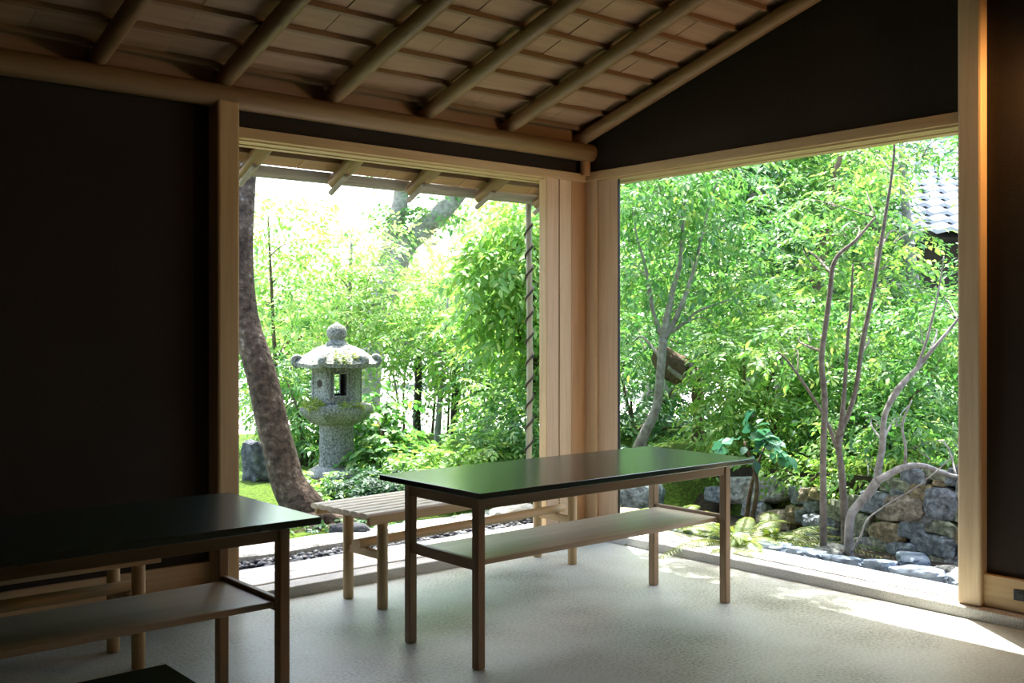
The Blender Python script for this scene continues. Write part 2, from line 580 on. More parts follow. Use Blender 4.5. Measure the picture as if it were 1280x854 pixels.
prism_x(bm, 0.065, 0.15, [(0.28, 2.345), (0.28, roofz(0.28, 2.72)), (-2.36, roofz(-2.36, 2.72)), (-2.36, 2.345)])
prism_x(bm, 0.10, 0.15, [(-2.36, 0.04), (-2.36, roofz(-2.36, 2.72)), (RIDGE, roofz(RIDGE, 2.72)), (-9.2, roofz(-9.2, 2.72)), (-9.2, 0.04)])
structure(bm_obj('wall_right', bm, M['plaster']), 'dark brown plaster gable wall over the right garden opening')
bm = bmesh.new()
prism_x(bm, -9.3, -9.2, [(0.28, -0.1), (0.28, roofz(0.28, 2.75)), (RIDGE, roofz(RIDGE, 2.75)), (-9.2, roofz(-9.2, 2.75)), (-9.2, -0.1)])
structure(bm_obj('wall_left', bm, M['plaster']), 'dark plaster wall at the left end of the room')
bm = bmesh.new()
box(bm, (-9.3, -9.3, -0.1), (0.15, -9.2, 3.0))
structure(bm_obj('wall_front', bm, M['plaster']), 'dark plaster wall at the near side of the room')

# baseboards
bm = bmesh.new()
box(bm, (-9.2, 0.172, 0.056), (-2.53, 0.20, 0.20), 0.003)
structure(bm_obj('baseboard_back', bm, M['hinokiX']), 'wooden baseboard along the dark left wall')
bm = bmesh.new()
box(bm, (0.07, -9.2, 0.056), (0.10, -2.412, 0.205), 0.003)
structure(bm_obj('baseboard_right', bm, M['hinokiY']), 'pale wooden baseboard right of the right post')


# posts
def post(name, x0, x1, y0, y1, z0, z1, mat, label, bev=0.012):
    bm = bmesh.new()
    box(bm, (x0, y0, z0), (x1, y1, z1), bev, 2)
    return structure(bm_obj(name, bm, mat), label)


post('trim_3', -2.535, -2.42, 0.095, 0.215, 0.05, 2.46, M['hinokiZ'], 'square wooden post between the dark wall and the left opening')
post('trim_4', 0.040, 0.150, -2.418, -2.305, 0.052, 3.40, M['hinokiPale'], 'tall pale wooden post at the right side of the right opening')

# window_1: the left garden opening (back wall)
w1 = bpy.data.objects.new('window_1', None)
link(w1)
structure(w1, 'wide open garden window in the back wall')
bm = bmesh.new()
box(bm, (-2.425, 0.18, 2.300), (0.05, 0.225, 2.354), 0.003)
bm_obj('lintel', bm, M['hinokiX'], w1)
bm = bmesh.new()
box(bm, (-2.425, 0.225, 2.292), (0.05, 0.268, 2.34), 0.002)
box(bm, (-2.425, 0.274, 2.292), (0.05, 0.30, 2.34), 0.002)
box(bm, (-2.425, 0.20, 2.306), (0.05, 0.35, 2.345))
box(bm, (-2.425, 0.306, 2.286), (0.05, 0.35, 2.34), 0.002)
bm_obj('head_track', bm, M['hinokiX'], w1)
for (x0, x1, y0, mt) in [(-0.291, -0.283, 0.196, 'hinokiZ'), (-0.281, -0.175, 0.203, 'hinokiPink'), (-0.172, -0.072, 0.196, 'hinokiPale')]:
    bm = bmesh.new()
    box(bm, (x0, y0, 0.05), (x1, 0.262, 2.31), 0.003)
    bm_obj('jamb_board', bm, M[mt], w1)

# window_2: the right garden opening (right wall)
w2 = bpy.data.objects.new('window_2', None)
link(w2)
structure(w2, 'wide open garden window in the right wall')
bm = bmesh.new()
box(bm, (0.042, -2.31, 2.308), (0.075, 0.22, 2.362), 0.003)
bm_obj('lintel', bm, M['hinokiY'], w2)
bm = bmesh.new()
box(bm, (0.075, -2.31, 2.298), (0.125, 0.22, 2.345), 0.002)
box(bm, (0.131, -2.31, 2.298), (0.17, 0.22, 2.345), 0.002)
box(bm, (0.05, -2.31, 2.312), (0.25, 0.22, 2.345))
box(bm, (0.176, -2.31, 2.292), (0.25, 0.22, 2.345), 0.002)
bm_obj('head_track', bm, M['hinokiY'], w2)
for (y0, y1, x0, mt) in [(0.104, 0.215, 0.060, 'hinokiPale'), (-0.066, 0.108, 0.082, 'hinokiPink')]:
    bm = bmesh.new()
    box(bm, (x0, y0, 0.05), (x0 + 0.022, y1, 2.31), 0.003)
    bm_obj('jamb_board', bm, M[mt], w2)
bm = bmesh.new()
box(bm, (0.102, -0.045, 0.05), (0.13, 0.28, 2.31))
box(bm, (0.05, 0.21, 0.05), (0.13, 0.28, 2.31))
bm_obj('jamb_core', bm, M['hinokiZ'], w2)
bm = bmesh.new()
box(bm, (0.086, -0.073, 0.05), (0.100, -0.0665, 2.30))
bm_obj('jamb_edge', bm, M['darkmetal'], w2)

# corner post with round stub above lintels
bm = bmesh.new()
box(bm, (-0.068, 0.20, 0.05), (0.062, 0.28, 2.31), 0.006)
tube(bm, [(0.025, 0.165, 2.34), (0.025, 0.165, 2.50)], 0.033, 16)
structure(bm_obj('trim_5', bm, M['hinokiWarm'], smooth=True, angle=math.radians(35)), 'warm toned corner post where both openings meet')

# round eave beam
bm = bmesh.new()
pts = [(-9.15 + i * 0.35, 0.15, 2.487) for i in range(27)] + [(0.062, 0.15, 2.487)]
tube(bm, [p for p in pts if p[0] <= 0.062], 0.058, 20, jitter=0.03)
structure(bm_obj('trim_6', bm, M['poleX'], smooth=True, angle=math.radians(50)), 'round log beam under the ceiling along the back wall')

# ceiling: boards, battens, round rafters, eaves
ce = bpy.data.objects.new('ceiling', None)
link(ce)
structure(ce, 'sloping board ceiling with round rafters and thin battens')
bm = bmesh.new()
prism_x(bm, -9.3, 0.30, [(0.60, roofz(0.60, 2.695)), (RIDGE, roofz(RIDGE, 2.695)), (-9.3, roofz(-9.3, 2.695)),
                         (-9.3, roofz(-9.3, 2.80)), (RIDGE, roofz(RIDGE, 2.80)), (0.60, roofz(0.60, 2.80))])
bm_obj('roof_slab', bm, M['darktimber'], ce)
RX = [0.612 * -i - 0.032 for i in range(0, 15)]
BY = [0.13 - 0.2055 * i for i in range(0, 24)]
CO, SI = math.cos(math.atan(SL)), math.sin(math.atan(SL))


def slope_box(bm, x0, x1, ya, yb, z0, th, bev=0.0):
    """board on the roof slope between ya > yb, underside at roofz(.,z0)"""
    t = bmesh.new()
    bmesh.ops.create_cube(t, size=1)
    for v in t.verts:
        y = ya if v.co.y > 0 else yb
        z = roofz(y, z0) + (th if v.co.z > 0 else 0)
        v.co = Vector((x0 if v.co.x < 0 else x1, y, z))
    if bev:
        bmesh.ops.bevel(t, geom=list(t.edges), offset=bev, segments=1, affect='EDGES')
    merge(bm, t)


bm = bmesh.new()
edges = [0.06]
for i in range(len(RX)):
    edges += [RX[i], RX[i] - 0.306]
edges = sorted(set(edges))
ylist = [0.33] + BY
for j in range(len(ylist) - 1):
    for i in range(len(edges) - 1):
        dz = 0.0025 * math.sin(i * 3.3 + j * 5.1)
        slope_box(bm, edges[i] + 0.002, edges[i + 1] - 0.002, ylist[j] + 0.02, ylist[j + 1] - 0.005, 2.683 + dz, 0.010)
bm_obj('ceiling_board', bm, M['ceilboard'], ce)
bm = bmesh.new()
for i in range(len(RX) - 1):
    box(bm, (RX[i + 1] + 0.035, 0.185, 2.50), (RX[i] - 0.035, 0.20, 2.66), 0.002)
bm_obj('infill_board', bm, M['ceilboard'], ce)
# back half of the roof as one boarded panel
bm = bmesh.new()
slope_box(bm, -9.2, 0.1, RIDGE, -9.25, 2.683, 0.01)
bm_obj('rear_board', bm, M['ceilboard'], ce)
for y in BY:
    bm = bmesh.new()
    slope_box(bm, -9.15, 0.065, y + 0.011, y - 0.011, 2.657, 0.026, 0.002)
    bm_obj('batten', bm, M['batten'], ce)
for i, x in enumerate(RX):
    bm = bmesh.new()
    ys = [0.20, -0.3, -0.9, -1.6, -2.4, -3.2, -4.0, -4.6]
    rr = random.Random(i)
    r0 = 0.043
    P = [(x + rr.uniform(-.004, .004), y, roofz(y, 2.657 - 0.044 / CO) + rr.uniform(-.003, .003)) for y in ys]
    tube(bm, P, [r0 * rr.uniform(.97, 1.05) for _ in P], 16)
    bm_obj('rafter', bm, M['poleY'], ce, smooth=True, angle=math.radians(50))
# eave outside the left opening
ES = 0.45


def eavez(y, z0):
    return z0 - ES * (y - 0.8)


bm = bmesh.new()
xs = [-3.8 + 0.3 * i for i in range(15)]
for ya, yb in [(0.845, 0.73), (0.725, 0.53), (0.525, 0.29)]:
    for i in range(len(xs) - 1):
        t = bmesh.new()
        bmesh.ops.create_cube(t, size=1)
        for v in t.verts:
            y = ya if v.co.y > 0 else yb
            v.co = Vector((xs[i] + 0.002 if v.co.x < 0 else xs[i + 1] - 0.002, y, eavez(y, 2.315) + (0.012 if v.co.z > 0 else 0)))
        merge(bm, t)
bm_obj('eave_board', bm, M['eaveboard'], ce)
bm = bmesh.new()
t = bmesh.new()
bmesh.ops.create_cube(t, size=1)
for v in t.verts:
    y = 0.845 if v.co.y > 0 else 0.28
    v.co = Vector((-3.9 if v.co.x < 0 else 0.45, y, eavez(y, 2.33) + (0.06 if v.co.z > 0 else 0)))
merge(bm, t)
bm_obj('eave_slab', bm, M['darktimber'], ce)
for y in (0.72, 0.52, 0.36):
    bm = bmesh.new()
    box(bm, (-3.8, y - 0.011, eavez(y, 2.290)), (0.40, y + 0.011, eavez(y, 2.316)), 0.002)
    bm_obj('eave_batten', bm, M['batten'], ce)
ERX = [-3.2, -2.63, -2.045, -1.455, -0.885, -0.325, 0.20]
for i, x in enumerate(ERX):
    bm = bmesh.new()
    P = [(x, y, eavez(y, 2.288) - 0.046) for y in (0.83, 0.60, 0.45, 0.29)]
    tube(bm, P, [0.044, 0.046, 0.046, 0.047], 16)
    bm_obj('eave_rafter', bm, M['poleY'], ce, smooth=True, angle=math.radians(50))

# gutter under the eave edge
gt = thing('gutter', 'grey weathered bamboo gutter along the eave outside the left opening', 'gutter', (0, 0, 0))
bm = bmesh.new()
gx0, gx1 = -3.9, 0.42
segs = 9
ringsA = []
for x in (gx0, gx1):
    outer = [(0.056 * math.cos(PI + PI * k / segs), 0.062 * math.sin(PI + PI * k / segs)) for k in range(segs + 1)]
    inner = [(0.048 * math.cos(2 * PI - PI * k / segs), 0.054 * math.sin(2 * PI - PI * k / segs)) for k in range(segs + 1)]
    zz = 2.282 + 0.004 * (x - gx0)
    ringsA.append([bm.verts.new((x, 0.905 + a, zz + b)) for a, b in outer + inner])
n = len(ringsA[0])
for k in range(n):
    bm.faces.new((ringsA[0][k], ringsA[0][(k + 1) % n], ringsA[1][(k + 1) % n], ringsA[1][k]))
bm.faces.new(ringsA[0])
bm.faces.new(list(reversed(ringsA[1])))
bm_obj('channel', bm, M['greywood'], gt, smooth=True, angle=math.radians(40))
for x in ERX:
    bm = bmesh.new()
    P = [(x - 0.010, 0.66, 2.258), (x - 0.010, 0.78, 2.200), (x - 0.010, 0.85, 2.167)]
    pp, pr = smooth_path([(p, 0.017) for p in P], 4)
    tube(bm, pp, pr, 8)
    bm_obj('gutter_hook', bm, M['greywood'], gt, smooth=True)

# rain pole hanging from the gutter, wound with rope
rp = W(661, 300, 7.45)
pole = thing('rain_pole', 'thin upright bamboo rain pole wound with dark rope below the gutter end', 'pole', (rp.x, rp.y, 0.1))
bm = bmesh.new()
rr = random.Random(3)
P = [(0.010 * math.sin(z * 2.1), 0.008 * math.cos(z * 1.7), z) for z in np.linspace(-0.02, 2.19, 24)]
tube(bm, P, [0.022 * (1.12 if i % 5 == 0 else 1.0) for i in range(24)], 10)
bm_obj('cane', bm, M['bamboo'], pole, smooth=True)
bm = bmesh.new()
P = []
for i in range(420):
    z = 0.1 + 1.9 * i / 419
    a = z * 2 * PI / 0.155
    P.append((0.010 * math.sin(z * 2.1) + 0.026 * math.cos(a), 0.008 * math.cos(z * 1.7) + 0.026 * math.sin(a), z))
tube(bm, P, 0.008, 6)
bm_obj('rope', bm, M['rope'], pole, smooth=True)

# ================================================================== FURNITURE
def make_table(label):
    t = thing('dining_table', label, 'table')
    bm = bmesh.new()
    box(bm, (-0.855, -0.35, 0.688), (0.855, 0.35, 0.712), 0.003)
    bm_obj('tabletop', bm, M['laminate'], t)
    lx, ly, h = 0.772, 0.232, 0.688
    for sx in (-1, 1):
        for sy in (-1, 1):
            bm = bmesh.new()
            box(bm, (sx * lx - 0.020, sy * ly - 0.020, 0), (sx * lx + 0.020, sy * ly + 0.020, h), 0.006, 3)
            bm_obj('leg', bm, M['walnutZ'], t)
    for sy in (-1, 1):
        bm = bmesh.new()
        box(bm, (-lx + 0.02, sy * (ly + 0.003) - 0.010, 0.628), (lx - 0.02, sy * (ly + 0.003) + 0.010, 0.688), 0.003)
        bm_obj('apron', bm, M['walnutX'], t)
    for sx in (-1, 1):
        bm = bmesh.new()
        box(bm, (sx * lx - 0.012, -ly + 0.02, 0.628), (sx * lx + 0.012, ly - 0.02, 0.688), 0.003)
        bm_obj('apron', bm, M['walnutY'], t)
        bm = bmesh.new()
        box(bm, (sx * lx - 0.011, -ly + 0.02, 0.385), (sx * lx + 0.011, ly - 0.02, 0.430), 0.003)
        bm_obj('shelf_rail', bm, M['walnutY'], t)
    bm = bmesh.new()
    box(bm, (-lx + 0.011, -0.195, 0.394), (lx - 0.011, 0.195, 0.416), 0.004)
    sh = bm_obj('shelf', bm, [M['shelf']], t)
    sh['label'] = 'pale wooden shelf board'
    return t


def copy_thing(root, loc, rz, label, group=None):
    r = root.copy()
    col.objects.link(r)
    r.location = loc
    r.rotation_euler = (0, 0, rz)
    r['label'] = label
    if group:
        r['group'] = group
    for ch in list(root.children):
        c = ch.copy()
        col.objects.link(c)
        c.parent = r
        for g in list(ch.children):
            d = g.copy()
            col.objects.link(d)
            d.parent = c
    return r


t1 = make_table('black topped wooden table in the middle, wholly in view before the corner post')
t1['group'] = 'black topped tables'
t1.location = (-1.395, -1.235, 0)
copy_thing(t1, (-3.815, -1.275, 0), 0, 'black topped wooden table at the left, cut by the frame, against dark wall', 'black topped tables')


def make_bench(label, dark=False):
    t = thing('slatted_bench', label, 'bench')
    HX_, z1 = 0.778, 0.466
    # local x along the bench; front legs at y=-0.03, rear legs at y=0.255
    y0, y1 = -0.035, 0.440
    nsl = 7
    w = (y1 - y0) / nsl
    for i in range(nsl):
        bm = bmesh.new()
        yc = y0 + w * (i + 0.5)
        hw, hh = w * 0.5 - 0.003, 0.013
        prof = []
        for k in range(16):
            a = 2 * PI * k / 16
            prof.append((math.copysign(abs(math.cos(a)) ** 0.6, math.cos(a)) * hw, math.copysign(abs(math.sin(a)) ** 0.8, math.sin(a)) * hh))
        ra = [bm.verts.new((-HX_, yc + a, z1 - hh + b)) for a, b in prof]
        rb = [bm.verts.new((HX_, yc + a, z1 - hh + b)) for a, b in prof]
        for k in range(16):
            bm.faces.new((ra[k], ra[(k + 1) % 16], rb[(k + 1) % 16], rb[k]))
        bm.faces.new(ra)
        bm.faces.new(rb)
        bm_obj('slat', bm, M['slat'], t, smooth=True, angle=math.radians(50))
    for yy in (y0 + 0.014, y1 - 0.03):
        bm = bmesh.new()
        box(bm, (-HX_ + 0.012, yy - 0.012, 0.408), (HX_ - 0.012, yy + 0.012, 0.454), 0.004)
        bm_obj('side_rail', bm, M['hinokiX'], t)
    LXX = 0.678
    for sx in (-1, 1):
        for yy in (-0.020, 0.257):
            bm = bmesh.new()
            zt = 0.41 if yy < 0 else 0.441
            lathe(bm, [(0.022, 0.0), (0.026, 0.004), (0.0265, zt * 0.6), (0.026, zt)], 20, (sx * LXX, yy))
            bm_obj('leg', bm, M['hinokiZ'], t, smooth=True, angle=math.radians(50))
        bm = bmesh.new()
        box(bm, (sx * LXX - 0.012, -0.012, 0.234), (sx * LXX + 0.012, 0.240, 0.276), 0.006)
        bm_obj('cross_rail', bm, M['hinokiY'], t)
        bm = bmesh.new()
        box(bm, (sx * LXX - 0.014, -0.005, 0.41), (sx * LXX + 0.014, y1 - 0.045, 0.441), 0.004)
        bm_obj('seat_bearer', bm, M['hinokiY'], t)
    bm = bmesh.new()
    P = [(-0.735, 0.115, 0.298), (0, 0.115, 0.298), (0.735, 0.115, 0.298)]
    tube(bm, P, 0.030, 16, flat=(1.25, 0.76))
    bm_obj('stretcher', bm, M['hinokiX'], t, smooth=True, angle=math.radians(50))
    return t


b1 = make_bench('pale slatted wooden bench with round legs behind the middle table', False)
b1['group'] = 'slatted benches'
b1.location = (-1.288, -0.405, 0)
b1.rotation_euler = (0, 0, math.radians(4.2))
copy_thing(b1, (-3.862, -0.575, 0), 0, 'slatted wooden bench with round legs in the dark behind the left table', 'slatted benches')

# dark topped bench at the lower edge of the picture
db = thing('low_bench', 'dark topped low bench at the bottom left, before the left table', 'bench', (-4.345, -2.03, 0))
bm = bmesh.new()
box(bm, (-0.76, -0.17, 0.385), (0.76, 0.17, 0.412), 0.004)
bm_obj('seat', bm, M['laminate'], db)
for sx in (-1, 1):
    for sy in (-1, 1):
        bm = bmesh.new()
        lathe(bm, [(0.022, 0), (0.025, 0.004), (0.025, 0.385)], 20, (sx * 0.66, sy * 0.11))
        bm_obj('leg', bm, M['hinokiZ'], db, smooth=True, angle=math.radians(50))
    bm = bmesh.new()
    box(bm, (sx * 0.66 - 0.011, -0.10, 0.22), (sx * 0.66 + 0.011, 0.10, 0.26), 0.004)
    bm_obj('cross_rail', bm, M['hinokiY'], db)
bm = bmesh.new()
tube(bm, [(-0.68, 0, 0.24), (0, 0, 0.24), (0.68, 0, 0.24)], 0.019, 12)
bm_obj('stretcher', bm, M['hinokiX'], db, smooth=True, angle=math.radians(50))

# socket plate on the right baseboard
ou = thing('outlet', 'small dark socket plate on the pale baseboard at the right edge', 'outlet', (0.0698, -2.60, 0.136))
bm = bmesh.new()
box(bm, (-0.007, -0.060, -0.024), (0.0, 0.044, 0.024), 0.002)
bm_obj('plate', bm, M['darkmetal'], ou)
for y in (-0.035, 0.012):
    bm = bmesh.new()
    box(bm, (-0.010, y - 0.016, -0.014), (-0.006, y + 0.016, 0.014), 0.002)
    bm_obj('socket', bm, M['laminate_edge'], ou)

# wall lamp just beyond the right edge of the picture (its glow lands on the post)
wl = thing('wall_lamp', 'small brass wall lamp on the dark wall right of the post', 'lamp', (0.10, -3.02, 2.60))
bm = bmesh.new()
lathe(bm, [(0.05, 0), (0.05, 0.012), (0.03, 0.018)], 24)
o = bm_obj('back_plate', bm, M['brass'], wl, smooth=True, angle=0.6)
o.rotation_euler = (0, -PI / 2, 0)
bm = bmesh.new()
pp, pr = smooth_path([((-0.01, 0, 0), .008), ((-0.06, 0, 0.0), .008), ((-0.09, 0, -0.02), .008), ((-0.095, 0, -0.05), .008)], 4)
tube(bm, pp, pr, 10)
bm_obj('arm', bm, M['brass'], wl, smooth=True)
bm = bmesh.new()
lathe(bm, [(0.012, -0.04), (0.03, -0.05), (0.055, -0.12), (0.052, -0.12), (0.028, -0.054), (0.010, -0.046)], 24, (-0.095, 0))
bm_obj('lamp_shade', bm, M['brass'], wl, smooth=True, angle=0.7)
bm = bmesh.new()
lathe(bm, [(0.003, -0.055), (0.012, -0.06), (0.022, -0.09), (0.018, -0.11), (0.004, -0.12)], 16, (-0.095, 0))
bm_obj('bulb', bm, M['bulb'], wl, smooth=True)

# ================================================================== GARDEN GROUND
def sm(t):
    t = max(0.0, min(1.0, t))
    return t * t * (3 - 2 * t)


def wall_x(y):
    if y < -1.2:
        return 1.20
    if y < 0.6:
        return 1.20 + 0.32 * (y + 1.2) / 1.8
    return 1.52 + 0.2 * (y - 0.6)


def gz(x, y):
    a = sm((y - 0.2) / 0.9)                      # 0 in the right strip, 1 in the back garden
    low = -0.03 * (1 - a) + 0.05 * a + 0.09 * sm((y - 1.3) / 1.6) * a
    wide = 0.22 + 1.5 * sm((y - 0.3) / 1.0)
    zone = sm((x - (wall_x(y) + 0.06 - 1.1 * sm((y - 0.3) / 1.0))) / wide)
    top = 0.50 - 0.12 * sm((y + 1.6) / 2.2) - 0.10 * sm((y - 1.5) / 3)
    z = low + (top - low) * zone
    dist = math.hypot(x - CAM.x, y - CAM.y)
    z = z * (1 - sm((dist - 10.5) / 3.0)) + 0.03 * sm((dist - 10.5) / 3.0)
    if y > 1.25 or x > wall_x(y) + 0.2:
        z += 0.05 * mnoise.noise(Vector((x * 0.9, y * 0.9, 3.1))) + 0.025 * mnoise.noise(Vector((x * 2.7, y * 2.7, 1.1)))
    return z


bm = bmesh.new()
gx = np.concatenate([np.arange(-7, 0.3, 0.2), np.arange(0.3, 3.0, 0.085), np.arange(3.0, 13, 0.25)])
gy = np.concatenate([np.arange(-5, -3, 0.2), np.arange(-3, 2.6, 0.085), np.arange(2.6, 13, 0.25)])
grid = {}
for i, x in enumerate(gx):
    for j, y in enumerate(gy):
        if math.hypot(x - CAM.x, y - CAM.y) < 13.5 + 1.2 * mnoise.noise(Vector((x * .3, y * .3, 0))):
            if x < 0.30 and y < 0.98:
                continue
            grid[i, j] = bm.verts.new((x, y, gz(x, y)))
for i in range(len(gx) - 1):
    for j in range(len(gy) - 1):
        q = [(i, j), (i + 1, j), (i + 1, j + 1), (i, j + 1)]
        if all(k in grid for k in q):
            bm.faces.new([grid[k] for k in q])
for f in bm.faces:
    c = f.calc_center_median()
    if c.y < 0.5 and c.x < wall_x(c.y) + 0.1:
        f.material_index = 1
structure(bm_obj('ground', bm, [M['moss'], M['soil']], smooth=True), 'mossy garden ground outside')
bm = bmesh.new()
n = 64
vs = [bm.verts.new((CAM.x + 90 * math.cos(2 * PI * k / n), CAM.y + 90 * math.sin(2 * PI * k / n), -0.01)) for k in range(n)]
vi = [bm.verts.new((CAM.x + 12.0 * math.cos(2 * PI * k / n), CAM.y + 12.0 * math.sin(2 * PI * k / n), -0.01)) for k in range(n)]
for k in range(n):
    bm.faces.new((vs[k], vs[(k + 1) % n], vi[(k + 1) % n], vi[k]))
structure(bm_obj('ground_gravel', bm, M['gravel']), 'pale sunlit gravel court beyond the trees')

# granite border slabs and pebble strip outside the left opening
border = [(-4.6, -2.35), (-2.34, -1.05), (-1.04, 0.42)]
for i, (a, b) in enumerate(border):
    bm = bmesh.new()
    nx = 22
    pr = []
    for k in range(nx + 1):
        x = a + (b - a) * k / nx
        wob = 0.012 * mnoise.noise(Vector((x * 4, 1, i)))
        wob2 = 0.012 * mnoise.noise(Vector((x * 4, 7, i)))
        zt = 0.064 + 0.008 * mnoise.noise(Vector((x * 3, 4, i)))
        pr.append([bm.verts.new(p) for p in ((x, 0.77 + wob, -0.1), (x, 0.775 + wob, zt - 0.012), (x, 0.79 + wob, zt), (x, 0.91, zt + 0.006 * mnoise.noise(Vector((x * 7, 2, 2)))), (x, 1.03 + wob2, zt), (x, 1.045 + wob2, zt - 0.012), (x, 1.05 + wob2, -0.1))])
    for k in range(nx):
        for q in range(6):
            bm.faces.new((pr[k][q], pr[k][q + 1], pr[k + 1][q + 1], pr[k + 1][q]))
    bm.faces.new(pr[0])
    bm.faces.new(pr[-1])
    o = bm_obj('border_stone', bm, M['bordergranite'], smooth=True, angle=math.radians(40))
    tag(o, ['rough granite border slab outside the dark wall, hidden left of the post', 'rough granite border slab beside the foot of the leaning trunk', 'rough granite border slab behind the slatted bench, toward the corner post'][i], 'stone', 'granite border slabs')

bm = bmesh.new()
rr = random.Random(21)
for i in range(1500):
    x = rr.uniform(-2.9, 0.38)
    y = rr.uniform(0.51, 0.775)
    s = rr.uniform(0.010, 0.026)
    t = bmesh.new()
    bmesh.ops.create_icosphere(t, subdivisions=1, radius=1)
    mt = Matrix.Translation((x, y, 0.012 + rr.uniform(-.006, .016))) @ Matrix.Rotation(rr.uniform(0, 6), 4, 'Z') @ Matrix.Diagonal((s * rr.uniform(.8, 1.4), s, s * rr.uniform(.5, .8), 1))
    merge(bm, t, 0, mt)
o = bm_obj('pebbles', bm, M['pebble'], smooth=True)
tag(o, 'dark and white pebbles in the drip strip outside the left opening', 'pebbles', kind='stuff')
bm = bmesh.new()
box(bm, (-4.6, 0.49, -0.2), (0.42, 0.92, 0.008))
structure(bm_obj('ground_strip', bm, M['soil']), 'dark bed under the pebble strip')

# ================================================================== STONE WALL AND EDGING
LEAN = 0.20


def on_wall(px, py):
    """point on the leaning face of the retaining wall seen at this place"""
    d = FW + RT * ((px - HX) / FPX) + Vector((0, 0, (HY - py) / FPX))
    lo_, hi_ = 4.0, 9.5
    f = lambda s: (CAM + d * s).x - (wall_x((CAM + d * s).y) + LEAN * ((CAM + d * s).z + 0.1) - 0.02)
    for _ in range(40):
        mid = (lo_ + hi_) / 2
        if f(mid) > 0:
            hi_ = mid
        else:
            lo_ = mid
    return CAM + d * ((lo_ + hi_) / 2), (lo_ + hi_) / 2


SW = thing('retaining_wall', 'dry stone retaining wall of grey boulders outside the right opening', 'stone wall', (1.3, -1.0, -0.1))
bm = bmesh.new()
ysw = np.arange(-3.6, 1.1, 0.1)
pr = []
for y in ysw:
    top = 0.44 - 0.10 * sm((y + 1.6) / 2.2) - 0.22 * sm((y - 0.1) / 0.9)
    xw = wall_x(y)
    pr.append([bm.verts.new(Vector(p) - Vector((1.3, -1.0, -0.1))) for p in ((xw + 0.10, y, -0.25), (xw + 0.10 + LEAN * (top + .1), y, top - 0.04), (xw + 0.45, y, top - 0.02), (xw + 0.5, y, -0.25))])
for i in range(len(pr) - 1):
    for q in range(3):
        bm.faces.new((pr[i][q], pr[i][q + 1], pr[i + 1][q + 1], pr[i + 1][q]))
bm_obj('earth_core', bm, M['soil'], SW)
# (left, right, top, bottom) of each boulder as seen
S2 = [(15, 240, 400, 612), (150, 262, 305, 435), (-5, 76, 238, 335), (30, 118, 312, 392), (-20, 48, 362, 452), (445, 748, 275, 450),
      (752, 930, 228, 442), (415, 610, 438, 582), (598, 746, 428, 548), (686, 794, 392, 458), (752, 930, 428, 528), (685, 920, 512, 650),
      (515, 695, 558, 695), (335, 495, 535, 665), (585, 765, 640, 735), (768, 885, 650, 742), (868, 935, 648, 706), (845, 930, 700, 768),
      (292, 424, 388, 545), (362, 545, 255, 400), (478, 655, 178, 275), (605, 750, 125, 245), (645, 805, 212, 322), (798, 868, 192, 238),
      (862, 935, 178, 230), (732, 885, 122, 202), (258, 370, 280, 392), (425, 530, 520, 640), (835, 930, 525, 565), (540, 620, 250, 300),
      (935, 1080, 190, 330), (935, 1120, 335, 470), (930, 1060, 475, 600), (930, 1080, 605, 740), (1080, 1230, 200, 400), (1060, 1230, 470, 730), (880, 940, 120, 180), (940, 1060, 110, 190),
      (60, 150, 235, 318), (255, 310, 535, 640), (490, 610, 660, 740)]
S1 = [(142, 374, 172, 276), (388, 478, 208, 282), (376, 458, 278, 358), (268, 402, 298, 402), (208, 300, 262, 330), (372, 440, 380, 440), (60, 150, 210, 275)]
stones = [((1000 + a / 4.745), (1000 + b / 4.745), (560 + c / 4.745), (560 + d / 4.745)) for a, b, c, d in S2]
stones += [((860 + a / 3.048), (860 + b / 3.048), (540 + c / 3.048), (540 + d / 3.048)) for a, b, c, d in S1]
nrm_w = Vector((-1, 0, LEAN)).normalized()
for i, (xa, xb, ya, yb) in enumerate(stones):
    c, dep = on_wall((xa + xb) / 2, (ya + yb) / 2)
    hw = (xb - xa) / 2 / FPX * dep / 0.80       # the wall is seen at an angle
    hh = (yb - ya) / 2 / FPX * dep
    hd = min(0.16, max(0.06, 0.75 * min(hw, hh)))
    bm = rock_bm((hd, hw * 0.97, hh * 0.97), i + 2, 0.20, 4, 0.6)
    o = bm_obj('stone', bm, M['rock'], SW, smooth=True, angle=math.radians(36))
    o.location = Vector((c.x + hd * 0.35, c.y, c.z)) - Vector((1.3, -1.0, -0.1))
    o.rotation_euler = (random.uniform(-.12, .12), LEAN * 0.8, random.uniform(-.1, .1))

ords = ['first', 'second', 'third', 'fourth', 'fifth', 'sixth', 'seventh', 'eighth', 'ninth', 'tenth', 'eleventh', 'twelfth', 'thirteenth', 'fourteenth']
yy = -2.30
rr = random.Random(5)
for i in range(12):
    ln = rr.uniform(0.17, 0.30)
    bm = rock_bm((rr.uniform(.055, .085), ln / 2, rr.uniform(.04, .055)), 40 + i, 0.26, 4, 0.7)
    o = bm_obj('edging_stone', bm, M['bluestone'], None, smooth=True, angle=math.radians(30))
    o.location = (0.455 + rr.uniform(-.012, .02), yy + ln / 2, 0.035 + rr.uniform(-.01, .012))
    o.rotation_euler = (rr.uniform(-.1, .1), rr.uniform(-.15, .15), rr.uniform(-.12, .12))
    tag(o, 'flat blue-grey edging stone outside the right sill, %s from the tall right post' % ords[i], 'stone', 'blue-grey edging stones')
    yy += ln + 0.005
